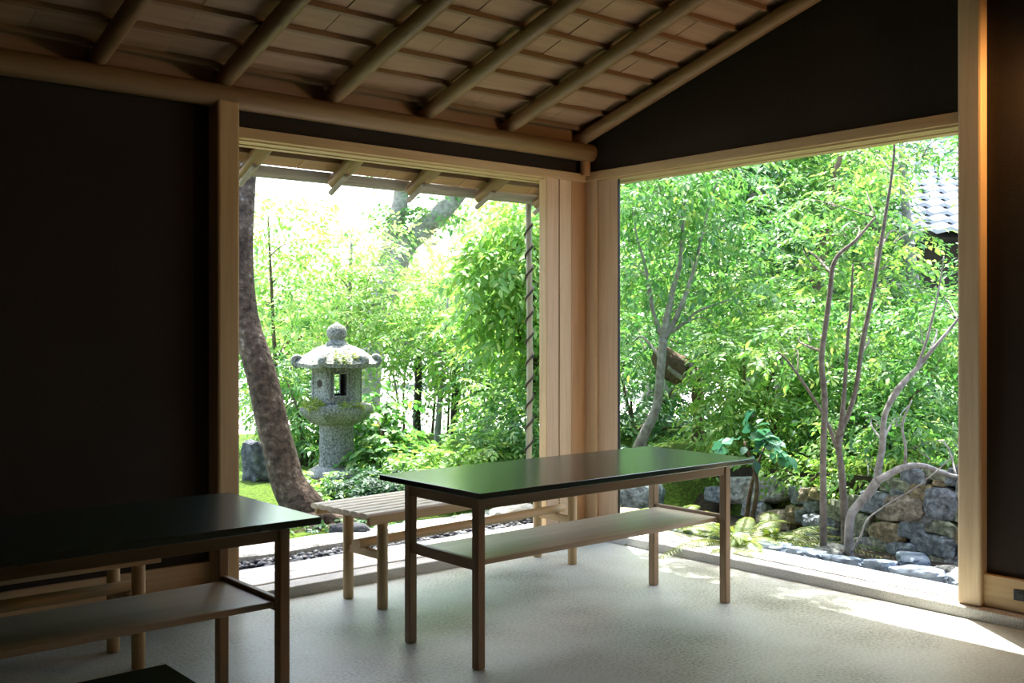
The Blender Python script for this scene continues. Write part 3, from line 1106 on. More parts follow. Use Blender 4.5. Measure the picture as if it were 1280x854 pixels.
# pale boulder at the foot of the stems and small loose stones in the strip
loose = [((1037, 694), 6.2, (.13, .10, .055), 'pale rounded stone at the foot of the slender stems', 'lantern'),
         ((925, 690), 6.2, (.17, .10, .055), 'dark flat stone between the yellow fern and the sill', 'bluestone'),
         ((1140, 706), 6.1, (.09, .12, .035), 'blue-grey flat stone at the foot of the stone wall', 'bluestone'),
         ((1183, 722), 5.7, (.08, .07, .05), 'small pale stone beside the right post outside', 'lantern'),
         ((780, 640), 7.1, (.20, .14, .10), 'mossy stone beside the corner boards, left of the fern', 'rock'),
         ((786, 612), 7.7, (.25, .18, .15), 'dark boulder behind the middle table, beside the corner boards', 'rock')]
for i, (p, d, s, lab, mt) in enumerate(loose):
    bm = rock_bm(s, 70 + i, 0.2, 3, 0.8)
    o = bm_obj('garden_stone', bm, M[mt], None, smooth=True, angle=math.radians(35))
    w = W(p[0], p[1], d)
    o.location = (w.x, w.y, gz(w.x, w.y) + s[2] * 0.5)
    o.rotation_euler = (0, 0, i * 1.1)
    tag(o, lab, 'stone')
# rocks by the lantern
for i, (p, d, s, lab) in enumerate([((322, 586), 8.2, (.10, .10, .17), 'upright dark blue-grey rock between the left post and the leaning trunk'),
                                    ((462, 606), 7.7, (.20, .14, .10), 'low dark rock under leaves at the foot of the lantern'),
                                    ((500, 606), 7.5, (.18, .14, .10), 'low dark rock right of the lantern, behind the bench'),
                                    ((436, 672), 6.6, (.13, .07, .04), 'small blue-grey rock between the leaning trunk and the bench'),
                                    ((640, 622), 7.2, (.18, .10, .06), 'pale blue-grey rock seen under the bench')]):
    bm = rock_bm(s, 90 + i, 0.25, 3, 0.7)
    o = bm_obj('garden_rock', bm, M['darkrock'] if i != 4 else M['bordergranite'], None, smooth=True, angle=math.radians(35))
    w = W(p[0], p[1], d)
    o.location = (w.x, w.y, gz(w.x, w.y) + s[2] * (0.75 if i == 0 else 0.5))
    o.rotation_euler = (0, 0, i * 0.8)
    tag(o, lab, 'rock')

# ================================================================== STONE LANTERN
LP = W(421, 600, 8.5)
lz = gz(LP.x, LP.y)
face = math.atan2(CAM.y - LP.y, CAM.x - LP.x) + math.radians(10)     # the pierced face looks toward the room
LN = thing('stone_lantern', 'grey stone garden lantern with curled roof and mossy platform', 'lantern', (LP.x, LP.y, lz - 0.02), face)
Z0 = lz - 0.02


def zz(pyv):
    return CAMZ - (pyv - HY) / FPX * 8.5 - Z0


def hexring(bm, r, z, lift=0.0, off=PI / 6, sub=6):
    """hexagon with rounded sides; corners can lift"""
    vs = []
    for k in range(6):
        a0 = off + k * PI / 3
        a1 = a0 + PI / 3
        p0 = Vector((math.cos(a0), math.sin(a0)))
        p1 = Vector((math.cos(a1), math.sin(a1)))
        for s in range(sub):
            t = s / sub
            p = p0.lerp(p1, t) * r
            c = abs(2 * t - 1)
            vs.append(bm.verts.new((p.x, p.y, z + lift * c ** 3)))
    return vs


def loft(bm, rings, cap=True):
    for a, b in zip(rings[:-1], rings[1:]):
        n = len(a)
        for k in range(n):
            bm.faces.new((a[k], a[(k + 1) % n], b[(k + 1) % n], b[k]))
    if cap:
        bm.faces.new(rings[0])
        bm.faces.new(list(reversed(rings[-1])))


def rough_up(bm, amp, fr=6):
    for v in bm.verts:
        v.co += Vector((mnoise.noise(v.co * fr), mnoise.noise(v.co * fr + Vector((9, 3, 1))), mnoise.noise(v.co * fr + Vector((2, 8, 5))))) * amp


bm = bmesh.new()
lathe(bm, [(0.24, 0), (0.25, 0.03), (0.23, 0.07), (0.17, 0.10)], 24)
rough_up(bm, .01)
bm_obj('base', bm, M['lantern'], LN, smooth=True, angle=0.7)
bm = bmesh.new()
zt = zz(531)
prof = [(0.150, 0.06), (0.146, 0.1)] + [(0.141 + 0.004 * math.sin(q * 2), 0.1 + (zt - 0.12) * q / 8) for q in range(1, 9)] + [(0.150, zt + 0.01)]
lathe(bm, prof, 28)
rough_up(bm, .006, 9)
bm_obj('shaft', bm, M['lantern'], LN, smooth=True, angle=0.8)
bm = bmesh.new()
z1, z2, z3, z4 = zz(531), zz(522), zz(513), zz(506)
loft(bm, [hexring(bm, 0.150, z1), hexring(bm, 0.21, z1 + .02), hexring(bm, 0.265, z2 + 0.005), hexring(bm, 0.295, z3 - .02), hexring(bm, 0.302, z3 + .01), hexring(bm, 0.29, z4), hexring(bm, 0.24, z4 + 0.012)])
rough_up(bm, .008, 7)
pl = bm_obj('platform', bm, M['lantern'], LN, smooth=True, angle=0.5)
# fire box: six stone panels, openings front and rear
bm = bmesh.new()
R = 0.205
zb, zt = zz(507), zz(458)
ap = R * math.cos(PI / 6)
hwf = R * 0.5


def panel(k, hole):
    t = bmesh.new()
    H_ = zt - zb
    if hole is None:
        box(t, (ap - 0.045, -hwf, zb), (ap, hwf, zt))
    else:
        w0, w1, h0, h1 = hole
        box(t, (ap - 0.045, -hwf, zb), (ap, w0, zt), 0.004)
        box(t, (ap - 0.045, w1, zb), (ap, hwf, zt), 0.004)
        box(t, (ap - 0.045, w0, zb), (ap, w1, zb + h0), 0.004)
        box(t, (ap - 0.045, w0, zb + h1), (ap, w1, zt), 0.004)
        # raised frame round the opening
        for lo, hi in [((w0 - .014, h0 - .014), (w0, h1 + .014)), ((w1, h0 - .014), (w1 + .014, h1 + .014)), ((w0, h0 - .014), (w1, h0)), ((w0, h1), (w1, h1 + .014))]:
            box(t, (ap - 0.005, lo[0], zb + lo[1]), (ap + 0.008, hi[0], zb + hi[1]), 0.002)
    merge(bm, t, 0, Matrix.Rotation(k * PI / 3, 4, 'Z'))


HH = zt - zb
for k in range(6):
    panel(k, (-0.052, 0.052, HH * .28, HH * .82) if k in (0, 3) else None)
for k in range(6):
    a = PI / 6 + k * PI / 3
    t = bmesh.new()
    box(t, (R - 0.038, -0.024, zb), (R - 0.002, 0.024, zt), 0.006)
    merge(bm, t, 0, Matrix.Rotation(a, 4, 'Z'))
bm_obj('fire_box', bm, M['lantern'], LN)
# dark coloured disc for the shade inside a round hollow on the left face
bm = bmesh.new()
tube(bm, [(ap + 0.001, 0, zb + HH * .58), (ap + 0.004, 0, zb + HH * .58)], 0.03, 18)
for v in bm.verts:
    v.co = Matrix.Rotation(-PI / 3, 4, 'Z') @ v.co
bm_obj('hollow_shade_disc', bm, M['soil'], LN)
# roof: concave hexagon with lifted corners
bm = bmesh.new()
zr0, zr1 = zz(459), zz(432)
rings = [hexring(bm, 0.20, zr0 + .012), hexring(bm, 0.345, zr0, 0.012), hexring(bm, 0.355, zr0 + .03, 0.02)]
Hh = zr1 - zr0
for r_, f in ((0.315, .34), (0.27, .52), (0.215, .72), (0.155, .90), (0.095, 1.02)):
    rings.append(hexring(bm, r_, zr0 + Hh * f, 0.012 * r_ / .3))
loft(bm, rings)
rough_up(bm, .008, 8)
bm_obj('roof', bm, M['lantern'], LN, smooth=True, angle=0.6)
# curled corner scrolls
for k in range(6):
    a = PI / 6 + k * PI / 3
    ca, sa = math.cos(a), math.sin(a)
    P = []
    for q in range(15):
        th = -PI * 0.5 + q / 14 * PI * 1.75
        rad = 0.045 * (1 - 0.5 * q / 14)
        rr_ = 0.318 + rad * math.cos(th) * 0.9
        P.append((rr_ * ca, rr_ * sa, zr0 + 0.058 + rad * math.sin(th)))
    bm = bmesh.new()
    start = (0.24 * ca, 0.24 * sa, zr0 + Hh * 0.45)
    pp, pr = smooth_path([(p, 0.024 - 0.008 * i / 14) for i, p in enumerate(P)], 2)
    tube(bm, pp, pr, 8, flat=(1.4, 1.0))
    pp, pr = smooth_path([((0.10 * ca, 0.10 * sa, zr0 + Hh * .95), .014), ((0.20 * ca, 0.20 * sa, zr0 + Hh * .60), .017), ((0.30 * ca, 0.30 * sa, zr0 + Hh * 0.36), .02)], 4)
    tube(bm, pp, pr, 8)
    bm_obj('roof_scroll', bm, M['lantern'], LN, smooth=True)
bm = bmesh.new()
zf0, zf1, zf2 = zz(433), zz(424), zz(404)
lathe(bm, [(0.088, zf0 - .01), (0.095, zf0 + .012), (0.085, zf0 + .03), (0.066, zf0 + .04), (0.060, zf1 - .004), (0.066, zf1 + .004), (0.082, zf1 + .03), (0.083, zf1 + .06), (0.074, zf1 + .088), (0.05, zf1 + .112), (0.024, zf2 - .008), (0.004, zf2 + .01)], 24)
rough_up(bm, .004, 10)
bm_obj('finial', bm, M['lantern'], LN, smooth=True, angle=1.0)
# moss on roof and platform
for nm, cx, cy, cz, rx, ry, rz_, n_ in [('roof_moss', 0.24, 0.03, zr0 + Hh * .42, .055, .10, .04, 70), ('platform_moss', 0.12, -0.20, z4 + .01, .10, .09, .035, 110), ('platform_moss', 0.23, 0.08, z4 + .008, .03, .12, .015, 50)]:
    V, F, S = sprays([((cx, cy, cz), (rx, ry, rz_), n_)], leafL=0.022, leafW=0.012, k=6, twigL=0.035, droop=0.1)
    np_obj(nm, V, F, S, M['mosstuft'], LN)

# ================================================================== BACKGROUND HOUSE
hp = W(1290, 400, 14.5)
HO = thing('garden_house', 'house with pale tiled roof and dark walls behind the trees at upper right', 'house', (hp.x, hp.y, 0), math.radians(-35))
bm = bmesh.new()
box(bm, (-2.2, -1.2, 0), (2.6, 3.2, 2.62))
bm_obj('wall', bm, M['darktimber'], HO)
bm = bmesh.new()
rows, cols = 14, 22
L0, R0, y0, y1_, zlo, zhi = -2.9, 3.2, -2.0, 1.0, 2.50, 4.2
for j in range(rows):
    fa, fb = j / rows, (j + 1) / rows + 0.02
    ya, yb = y0 + (y1_ - y0) * fa, y0 + (y1_ - y0) * fb
    za, zb_ = zlo + (zhi - zlo) * fa, zlo + (zhi - zlo) * fb
    x0, x1 = L0 + 2.6 * fa * .55, R0 - 2.6 * fa * .2
    nx = cols * 3
    lo, hi = [], []
    for k in range(nx + 1):
        x = x0 + (x1 - x0) * k / nx
        w_ = 0.025 * math.sin(2 * PI * k / 3)
        lo.append(bm.verts.new((x, ya, za + 0.05 + w_)))
        hi.append(bm.verts.new((x, yb, zb_ + w_)))
    lo2 = [bm.verts.new((v.co.x, v.co.y, v.co.z - 0.05)) for v in lo]
    for k in range(nx):
        bm.faces.new((lo[k], lo[k + 1], hi[k + 1], hi[k]))
        bm.faces.new((lo2[k], lo2[k + 1], lo[k + 1], lo[k]))
bm_obj('tiled_roof', bm, M['rooftile'], HO)
bm = bmesh.new()
prism_x(bm, -2.4, 3.0, [(-1.95, 2.44), (1.0, 4.12), (3.9, 2.44)])
bm_obj('roof_frame', bm, M['darktimber'], HO)
bm = bmesh.new()
tube(bm, [(-1.5, 1.0, 4.25), (2.7, 1.0, 4.25)], 0.12, 10)
bm_obj('roof_ridge', bm, M['rooftile'], HO, smooth=True)

# ================================================================== TREES
def PX(*pts, d=8.0):
    """stem through places seen at (x, y, radius in metres[, distance])"""
    out = []
    for p in pts:
        out.append((W(p[0], p[1], p[3] if len(p) > 3 else d), p[2]))
    return out


def ground_at(px, py, d, sink=0.05):
    w = W(px, py, d)
    return Vector((w.x, w.y, gz(w.x, w.y) - sink))


def B(px, py, d, r, n, fl=0.75):
    """foliage clump: place, radius, number of twigs"""
    w = W(px, py, d)
    return (tuple(w), (r, r, r * fl), n)


# --- big leaning trunk at the left
b0 = ground_at(386, 668, 6.95)
st = [(b0, .19), (b0 + Vector((-.02, 0, .12)), .135)] + PX((361, 606, .115), (346, 551, .103), (325, 461, .097), (310, 415, .093), (302, 377, .090), (300, 310, .086), (303, 245, .084), (310, 170, .08), (325, 60, .075), (335, -60, .06), d=6.95)
roots = [[(b0 + Vector((0, 0, .10)), .09), (b0 + Vector((.25 * math.cos(a), .25 * math.sin(a), .05)), .06), (b0 + Vector((.48 * math.cos(a), .48 * math.sin(a), -.02)), .03)] for a in (0.2, 1.6, 3.0, 4.3, 5.4)]
blobs = [B(300, -60, 7.6, .8, 110), B(420, -90, 7.8, .8, 110), B(200, -40, 7.5, .8, 110), B(330, -160, 7.2, .8, 110), B(120, -140, 7.5, .8, 90)]
tree('leaning_tree', 'thick leaning brown tree trunk right beside the left post', 'tree', b0, [st] + roots, blobs, M['leaf_mid'], M['bark_dark'], .08, .035, seg=18, branch_r=.03)
# moss and small plants round its foot
# --- forked grey tree in the right opening
D = 8.6
b0 = ground_at(788, 560, D)
st = [(b0, .059)] + PX((806, 541, .043), (820, 510, .039), (825, 470, .036), (829, 422, .035), d=D)
f1 = PX((829, 424, .031), (834, 395, .027), (841, 362, .023), (850, 330, .020), (853, 290, .014), (857, 240, .010), (862, 190, .006), d=D)
f2 = PX((830, 424, .025), (845, 398, .021), (858, 365, .018), (868, 335, .015), (876, 300, .013), (885, 262, .009), (897, 225, .006), d=D)
f3 = PX((826, 418, .021), (817, 392, .017), (812, 365, .02), (806, 330, .012), (797, 300, .008), (790, 260, .006), d=D)
f4 = PX((832, 418, .018), (850, 408, .014), (868, 392, .011), (890, 382, .008), (915, 374, .005), d=D)
blobs = [B(800, 260, D, .32, 42), B(800, 340, D + .2, .30, 34), B(850, 230, D, .42, 50), B(905, 215, D, .40, 50), B(880, 290, D + .1, .34, 40),
         B(920, 360, D, .28, 36), B(790, 430, D + .6, .30, 36), B(930, 280, D + .4, .36, 40), B(850, 330, D + .6, .3, 26), B(900, 410, D + .2, .3, 34), B(790, 190, D + .3, .35, 36)]
tree('forked_tree', 'grey tree with curved trunk forking in three right of the corner boards', 'tree', b0, [st, f1, f2, f3, f4], blobs, M['leaf_fresh'], M['bark_grey'], .085, .030, branch_r=.012, seg=12, twigL=.26, droop=.35)

# --- slender stems before the stone wall
b0 = ground_at(1029, 694, 6.2)
st = [(b0, .024)] + PX((1029, 640, .020), (1029, 560, .019), (1031, 500, .018), (1027, 450, .017), (1033, 400, .016), (1037, 370, .015), (1044, 325, .013), (1070, 300, .010), (1094, 272, .007), d=6.2)
blobs = [B(1050, 290, 6.75, .26, 21), B(1090, 255, 6.85, .28, 23), B(1005, 330, 6.85, .24, 18), B(1010, 250, 6.95, .28, 21), B(1000, 420, 6.85, .2, 14)]
tree('slender_tree', 'straight thin brown stem, leftmost of the stems before the stone wall', 'tree', b0, [st], blobs, M['leaf_fresh'], M['bark_stem'], .062, .026, group='slender trees before the stone wall', branch_r=.008, twigL=.2)
b0 = ground_at(1058, 695, 6.25)
st = [(b0, .030)] + PX((1056, 650, .023), (1052, 590, .020), (1048, 545, .017), (1060, 520, .015), (1071, 480, .014), (1078, 430, .014), (1092, 360, .013), (1102, 300, .012), (1108, 262, .010), (1114, 225, .008), (1118, 180, .007), (1112, 130, .007), (1098, 80, .006), d=6.25)
st2 = PX((1051, 545, .018), (1056, 480, .012), (1060, 420, .010), (1064, 380, .008), (1066, 330, .005), d=6.25)
st3 = PX((1046, 560, .014), (1030, 520, .009), (1005, 480, .008), (985, 452, .006), (972, 440, .004), d=6.25)
blobs = [((.62, -.45, 3.25), (.24, .24, .15), 60), ((.66, .05, 3.3), (.26, .26, .15), 64), ((.60, .45, 3.2), (.24, .24, .15), 60), ((.70, -.2, 3.6), (.2, .2, .15), 30), B(1092, 215, 6.85, .20, 14), B(1070, 330, 6.85, .25, 19), B(1105, 330, 6.90, .24, 18), B(1085, 420, 6.85, .22, 16), B(985, 440, 6.75, .20, 15), B(1060, 540, 6.75, .18, 11), B(1130, 300, 6.85, .16, 7)]  # leading clumps, unseen above the view, are added to shade the floor inside
tree('slender_tree', 'thin grey brown stem leaning right, second of the stems before the stone wall', 'tree', b0, [st, st2, st3], blobs, M['leaf_lime'], M['bark_stem'], .062, .026, group='slender trees before the stone wall', branch_r=.008, twigL=.2)
b0 = ground_at(1062, 696, 6.15)
st = [(b0, .032)] + PX((1061, 670, .026), (1064, 644, .026), (1074, 630, .026), (1084, 619, .026), (1097, 600, .026), d=6.1)
g1 = PX((1096, 602, .022), (1099, 581, .020), (1103, 558, .019), (1106, 520, .016), (1122, 488, .02), (1147, 460, .014), (1170, 432, .011), (1192, 406, .009), (1215, 375, .006), d=6.1)
g1b = PX((1145, 462, .010), (1157, 430, .008), (1165, 400, .007), (1172, 370, .005), (1180, 320, .003), d=6.1)
g2 = PX((1096, 602, .022), (1112, 593, .021), (1131, 584, .020), (1156, 583, .016), (1180, 592, .014), (1200, 596, .010), (1230, 592, .008), d=6.0)
g3 = PX((1131, 584, .010), (1132, 560, .008), (1128, 530, .007), (1140, 500, .004), d=6.0)
g4 = PX((1064, 690, .008), (1076, 670, .006), (1084, 650, .005), (1110, 630, .004), (1150, 606, .004), (1192, 570, .003), d=5.95)
blobs = [B(1180, 380, 6.65, .24, 21), B(1150, 420, 6.70, .22, 18), B(1210, 360, 6.65, .14, 6), B(1130, 520, 6.65, .22, 18), B(1180, 540, 6.60, .2, 18), B(1090, 520, 6.75, .2, 15), B(1140, 560, 6.60, .12, 7), B(1085, 580, 6.65, .13, 8)]
tree('slender_tree', 'pale grey stem bending right over the stone wall with a low fork', 'tree', b0, [st, g1, g1b, g2, g3, g4], blobs, M['leaf_fresh'], M['bark_grey'], .060, .025, group='slender trees before the stone wall', branch_r=.008, twigL=.2)

# --- shrubs behind the wall (right opening)
def shrub(name, label, px, py, d, blobs, leaf, bark=None, L=.065, Wd=.028, group=None, nst=4, **kw):
    b = ground_at(px, py, d)
    stems = []
    rr = random.Random(int(px))
    cs = [Vector(c) for c, r, n in blobs]
    for i in range(min(nst, len(cs))):
        c = cs[i]
        m = b.lerp(c, .5) + Vector((rr.uniform(-.1, .1), rr.uniform(-.1, .1), .05))
        b_ = b + Vector((rr.uniform(-.06, .06), rr.uniform(-.06, .06), 0))
        stems.append([(b_, .020), (m, .014), (c, .007)])
    return tree(name, label, 'shrub', b, stems, blobs, leaf, bark or M['bark_brown'], L, Wd, group=group, branch_r=.007, seg=7, **kw)


shrub('shrub', 'broad pale green layered shrub behind the stone wall, centre of right opening', 948, 585, 8.0,
      [B(930, 450, 8.0, .34, 70), B(985, 430, 8.1, .34, 70), B(955, 510, 7.9, .34, 70), B(905, 500, 8.0, .26, 50), B(1005, 500, 8.0, .3, 60), B(915, 545, 7.9, .2, 34), B(975, 395, 8.2, .25, 40), B(1000, 560, 7.9, .2, 30)],
      M['leaf_lime'], L=.07, Wd=.026, twigL=.22, group='shrubs behind the stone wall')
shrub('shrub', 'green shrub behind the bending stem at the right of the stone wall', 1110, 580, 7.6,
      [B(1100, 480, 7.6, .36, 70), B(1165, 470, 7.5, .36, 70), B(1060, 470, 7.7, .3, 55), B(1130, 530, 7.5, .3, 50), B(1185, 530, 7.4, .26, 45), B(1040, 530, 7.6, .22, 40), B(1135, 415, 7.8, .30, 50), B(1195, 410, 7.6, .3, 55), B(1060, 400, 7.8, .3, 50)],
      M['leaf_fresh'], L=.07, Wd=.028, twigL=.22, group='shrubs behind the stone wall')
shrub('shrub', 'small blue-green broadleaf plant above the stone wall behind the table end', 934, 580, 7.0,
      [B(930, 552, 7.0, .13, 9), B(955, 560, 7.0, .10, 6)], M['leaf_blue'], L=.10, Wd=.075, k=4, twigL=.12, group='shrubs behind the stone wall')
shrub('shrub', 'dark green shrub behind the curved trunk of the forked tree', 800, 520, 9.6,
      [B(790, 490, 9.6, .36, 70), B(865, 535, 9.4, .22, 36), B(785, 420, 9.9, .3, 50), B(885, 430, 9.8, .3, 50), B(775, 540, 9.3, .25, 40)],
      M['leaf_mid'], L=.08, Wd=.034, group='shrubs behind the stone wall')
shrub('shrub', 'low leafy plants on the moss above the brown boulder', 1000, 606, 7.2,
      [B(990, 585, 7.2, .16, 30), B(1020, 596, 7.0, .14, 26), B(1075, 600, 6.9, .14, 26), B(965, 575, 7.4, .14, 24), B(1180, 560, 6.9, .2, 34)],
      M['leaf_lime'], L=.05, Wd=.022, twigL=.12, group='shrubs behind the stone wall')

# brown broken trunk hanging behind the forked tree
b0 = W(826, 452, 8.95)
bt = thing('broken_trunk', 'short thick broken brown branch slanting behind the curved trunk of the forked tree', 'trunk', b0)
bm = bmesh.new()
pp, pr = smooth_path([(W(822, 440, 9.0) - b0, .07), (W(832, 448, 8.95) - b0, .105), (W(848, 458, 8.9) - b0, .12), (W(861, 468, 8.85) - b0, .10)], 5)
tube(bm, pp, pr, 14, jitter=.6)
bm_obj('bark', bm, M['bark_brown'], bt, smooth=True)
bm = bmesh.new()
pp, pr = smooth_path([(W(836, 458, 8.84) - b0, .02), (W(848, 468, 8.8) - b0, .028), (W(862, 477, 8.76) - b0, .02)], 4)
tube(bm, pp, pr, 10, jitter=.3)
pp, pr = smooth_path([(W(862, 452, 8.8) - b0, .02), (W(866, 464, 8.76) - b0, .024), (W(867, 475, 8.75) - b0, .015)], 4)
tube(bm, pp, pr, 10, jitter=.3)
bm_obj('broken_end', bm, M['bark_grey'], bt, smooth=True)
bm = bmesh.new()
wb = W(872, 470, 9.0)
pp, pr = smooth_path([(Vector((wb.x, wb.y, 0)) - b0, .05), (W(873, 510, 9.0) - b0, .045), (W(868, 462, 8.95) - b0, .05)], 5)
tube(bm, pp, pr, 12, jitter=.3)
bm_obj('stump', bm, M['bark_brown'], bt, smooth=True)


# --- mid and far trees
def bgtree(name, label, px, d, crowns, leaf, bark, L, Wd, r0=.09, group='trees at the back of the garden', lean=0, top=None, **kw):
    b = ground_at(px, 520, d)
    cs = [Vector(c) for c, r, n in crowns]
    apex = max(cs, key=lambda v: v.z)
    mid = b.lerp(apex, .5) + RT * lean
    st = [(b, r0), (mid, r0 * .75), (apex, r0 * .3)]
    return tree(name, label, 'tree', b, [st], crowns, leaf, bark, L, Wd, group=group, branch_r=.016, seg=9, **kw)


lab = iter([
    'dense green tree at the back, behind the top of the forked tree',
    'tall green tree at the back, in the middle of the right opening',
    'yellow-green tree at the back, above the broad pale shrub',
    'deep green tree at the back, left of the tiled roof',
    'green tree at the back, before the dark house at upper right',
    'deep green tree filling the background low in the right opening',
    'green tree at the far right, partly behind the tall right post',
    'deep green tree low at the back, behind the second stem'])
G = 'trees behind the stone wall'
bgtree('background_tree', next(lab), 830, 12.2, [B(800, 230, 12, .7, 100), B(860, 200, 12.2, .75, 110), B(790, 330, 12, .7, 100), B(870, 320, 12.3, .7, 100), B(800, 420, 12.4, .7, 90), B(880, 410, 12.4, .65, 80)], M['leaf_fresh'], M['bark_grey'], .10, .042, group=G, hi=False)
bgtree('background_tree', next(lab), 935, 11.2, [B(930, 210, 11.2, .7, 110), B(990, 240, 11.3, .7, 110), B(940, 310, 11.0, .65, 100), B(1000, 330, 11.2, .6, 90), B(960, 170, 11.5, .6, 90)], M['leaf_mid'], M['bark_grey'], .10, .040, group=G, hi=False)
bgtree('background_tree', next(lab), 985, 10.2, [B(975, 370, 10.2, .5, 90), B(1030, 380, 10.2, .45, 80), B(925, 390, 10.3, .4, 70), B(1040, 240, 10.4, .5, 80), B(1050, 190, 10.6, .5, 80)], M['leaf_lime'], M['bark_brown'], .085, .034, group=G, hi=False)
bgtree('background_tree', next(lab), 1060, 12.5, [B(1050, 290, 12.4, .7, 110), B(1080, 220, 12.5, .55, 70), B(1030, 180, 12.6, .6, 80), B(1100, 180, 13.0, .5, 60), B(1070, 370, 12.2, .6, 90)], M['leaf_mid'], M['bark_brown'], .10, .042, group=G, hi=False)
bgtree('background_tree', next(lab), 1160, 11.0, [B(1110, 355, 11.0, .34, 50), B(1165, 392, 10.9, .36, 60), B(1175, 185, 11.0, .22, 20), B(1150, 290, 11, .16, 8), B(1125, 185, 11.2, .25, 22)], M['leaf_fresh'], M['bark_grey'], .09, .036, group=G, hi=False)
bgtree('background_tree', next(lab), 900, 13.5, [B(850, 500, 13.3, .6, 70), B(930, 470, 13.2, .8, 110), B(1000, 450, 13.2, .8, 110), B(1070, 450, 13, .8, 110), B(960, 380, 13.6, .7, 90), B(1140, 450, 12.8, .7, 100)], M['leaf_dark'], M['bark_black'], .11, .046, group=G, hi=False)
bgtree('background_tree', next(lab), 1230, 9.5, [B(1240, 330, 9.5, .25, 24), B(1220, 430, 9.3, .45, 70), B(1230, 500, 9.0, .45, 70), B(1250, 190, 9.6, .4, 40)], M['leaf_mid'], M['bark_brown'], .085, .034, group=G, hi=False)
bgtree('background_tree', next(lab), 1085, 10.0, [B(1060, 500, 9.9, .5, 80), B(1120, 500, 9.8, .5, 80), B(1010, 530, 9.7, .4, 60), B(1170, 510, 9.5, .45, 70), B(920, 540, 9.6, .35, 50)], M['leaf_mid'], M['bark_black'], .085, .036, group=G, hi=False)

bgtree('background_tree', 'large green tree far behind the forked tree, beside the corner boards', 800, 15.5, [B(790, 210, 15.5, .9, 110), B(850, 260, 15.8, .9, 110), B(780, 300, 15.6, .9, 110), B(850, 350, 15.6, .9, 110), B(780, 400, 15.5, .8, 100), B(900, 200, 16, .9, 110), B(910, 420, 15.5, .9, 110), B(1040, 200, 16, .9, 100)], M['leaf_fresh'], M['bark_grey'], .15, .065, group=G, hi=False)

# slanted trunk fragments high in the view belong to tall trees
b0 = ground_at(985, 500, 11.8)
st = [(b0, .16)] + PX((985, 420, .15), (968, 340, .13), (950, 290, .12), (932, 240, .11), (915, 180, .09), (900, 100, .07), d=11.8)
tree('tall_tree', 'tall tree with a leaning pale trunk high in the right opening', 'tree', b0, [st], [B(900, 90, 11.8, .8, 110), B(960, 60, 11.8, .8, 110), B(1040, 80, 11.9, .8, 100), B(840, 110, 12, .7, 90)], M['leaf_fresh'], M['bark_grey'], .10, .042, hi=False, seg=12, branch_r=.03)

# --- left opening
lab = iter(['bright airy tree at the back, right beside the leaning trunk',
            'bright yellow-green tree at the back, above the stone lantern',
            'glossy broadleaf tree left of the corner boards, behind the rain pole',
            'yellow-green tree at the back, right of the lantern roof',
            'pale hazy tree at the far back, top middle of the left opening',
            'green tree behind the rain pole at mid height',
            'far dense green tree beyond the gravel court at left',
            'far dense green tree beyond the gravel court, behind dark posts',
            'far dense green tree beyond the gravel court at right'])
G = 'trees in the left opening'
bgtree('garden_tree', next(lab), 350, 10.0, [B(335, 270, 10, .40, 50), B(345, 350, 10, .42, 60), B(355, 430, 10, .45, 60), B(330, 500, 10, .4, 60), B(385, 300, 10.3, .35, 30), B(375, 500, 10.2, .35, 50)], M['leaf_lime'], M['bark_brown'], .08, .034, r0=.025, group=G, hi=False)
bgtree('garden_tree', next(lab), 430, 11.0, [B(420, 340, 11, .5, 60), B(470, 370, 11, .5, 60), B(400, 400, 11, .45, 56), B(450, 430, 11, .5, 60), B(500, 330, 11.2, .45, 50), B(385, 460, 11, .4, 50), B(500, 390, 11.2, .4, 40), B(440, 290, 11.3, .35, 26)], M['leaf_pale'], M['bark_grey'], .085, .038, r0=.04, group=G, hi=False)
bgtree('garden_tree', next(lab), 668, 8.4, [B(640, 300, 8.4, .36, 64), B(670, 270, 8.5, .30, 50), B(610, 340, 8.3, .26, 44), B(665, 360, 8.4, .34, 56), B(640, 420, 8.4, .32, 52), B(690, 430, 8.5, .3, 44), B(600, 390, 8.4, .18, 20)], M['leaf_lime'], M['bark_dark'], .10, .040, r0=.04, group=G, twigL=.22, droop=.5)
bgtree('garden_tree', next(lab), 545, 10.6, [B(540, 420, 10.6, .42, 56), B(580, 440, 10.5, .4, 56), B(560, 370, 10.7, .36, 40), B(600, 470, 10.4, .35, 50), B(480, 420, 10.6, .24, 16)], M['leaf_lime'], M['bark_grey'], .08, .036, r0=.035, group=G, hi=False)
bgtree('garden_tree', next(lab), 590, 15.0, [B(580, 310, 15, .7, 60), B(620, 270, 15, .6, 56), B(490, 300, 15.5, .5, 30), B(540, 360, 15, .6, 56), B(630, 360, 15, .7, 70)], M['leaf_pale'], M['bark_grey'], .12, .055, r0=.08, group=G, hi=False)
bgtree('garden_tree', next(lab), 640, 10.0, [B(650, 470, 10, .36, 60), B(620, 430, 10.2, .36, 56), B(685, 490, 10, .36, 56), B(680, 390, 10.2, .4, 56), B(665, 250, 10.3, .4, 50)], M['leaf_fresh'], M['bark_dark'], .085, .036, r0=.05, group=G, hi=False)
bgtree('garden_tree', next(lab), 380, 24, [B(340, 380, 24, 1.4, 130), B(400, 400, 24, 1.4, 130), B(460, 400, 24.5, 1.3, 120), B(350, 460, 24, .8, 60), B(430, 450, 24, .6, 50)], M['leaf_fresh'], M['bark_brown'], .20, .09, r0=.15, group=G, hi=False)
bgtree('garden_tree', next(lab), 545, 26, [B(510, 400, 26, 1.5, 140), B(570, 390, 26, 1.5, 140), B(540, 425, 26, 1.0, 80), B(600, 420, 26, 1.0, 90)], M['leaf_mid'], M['bark_brown'], .20, .09, r0=.15, group=G, hi=False)
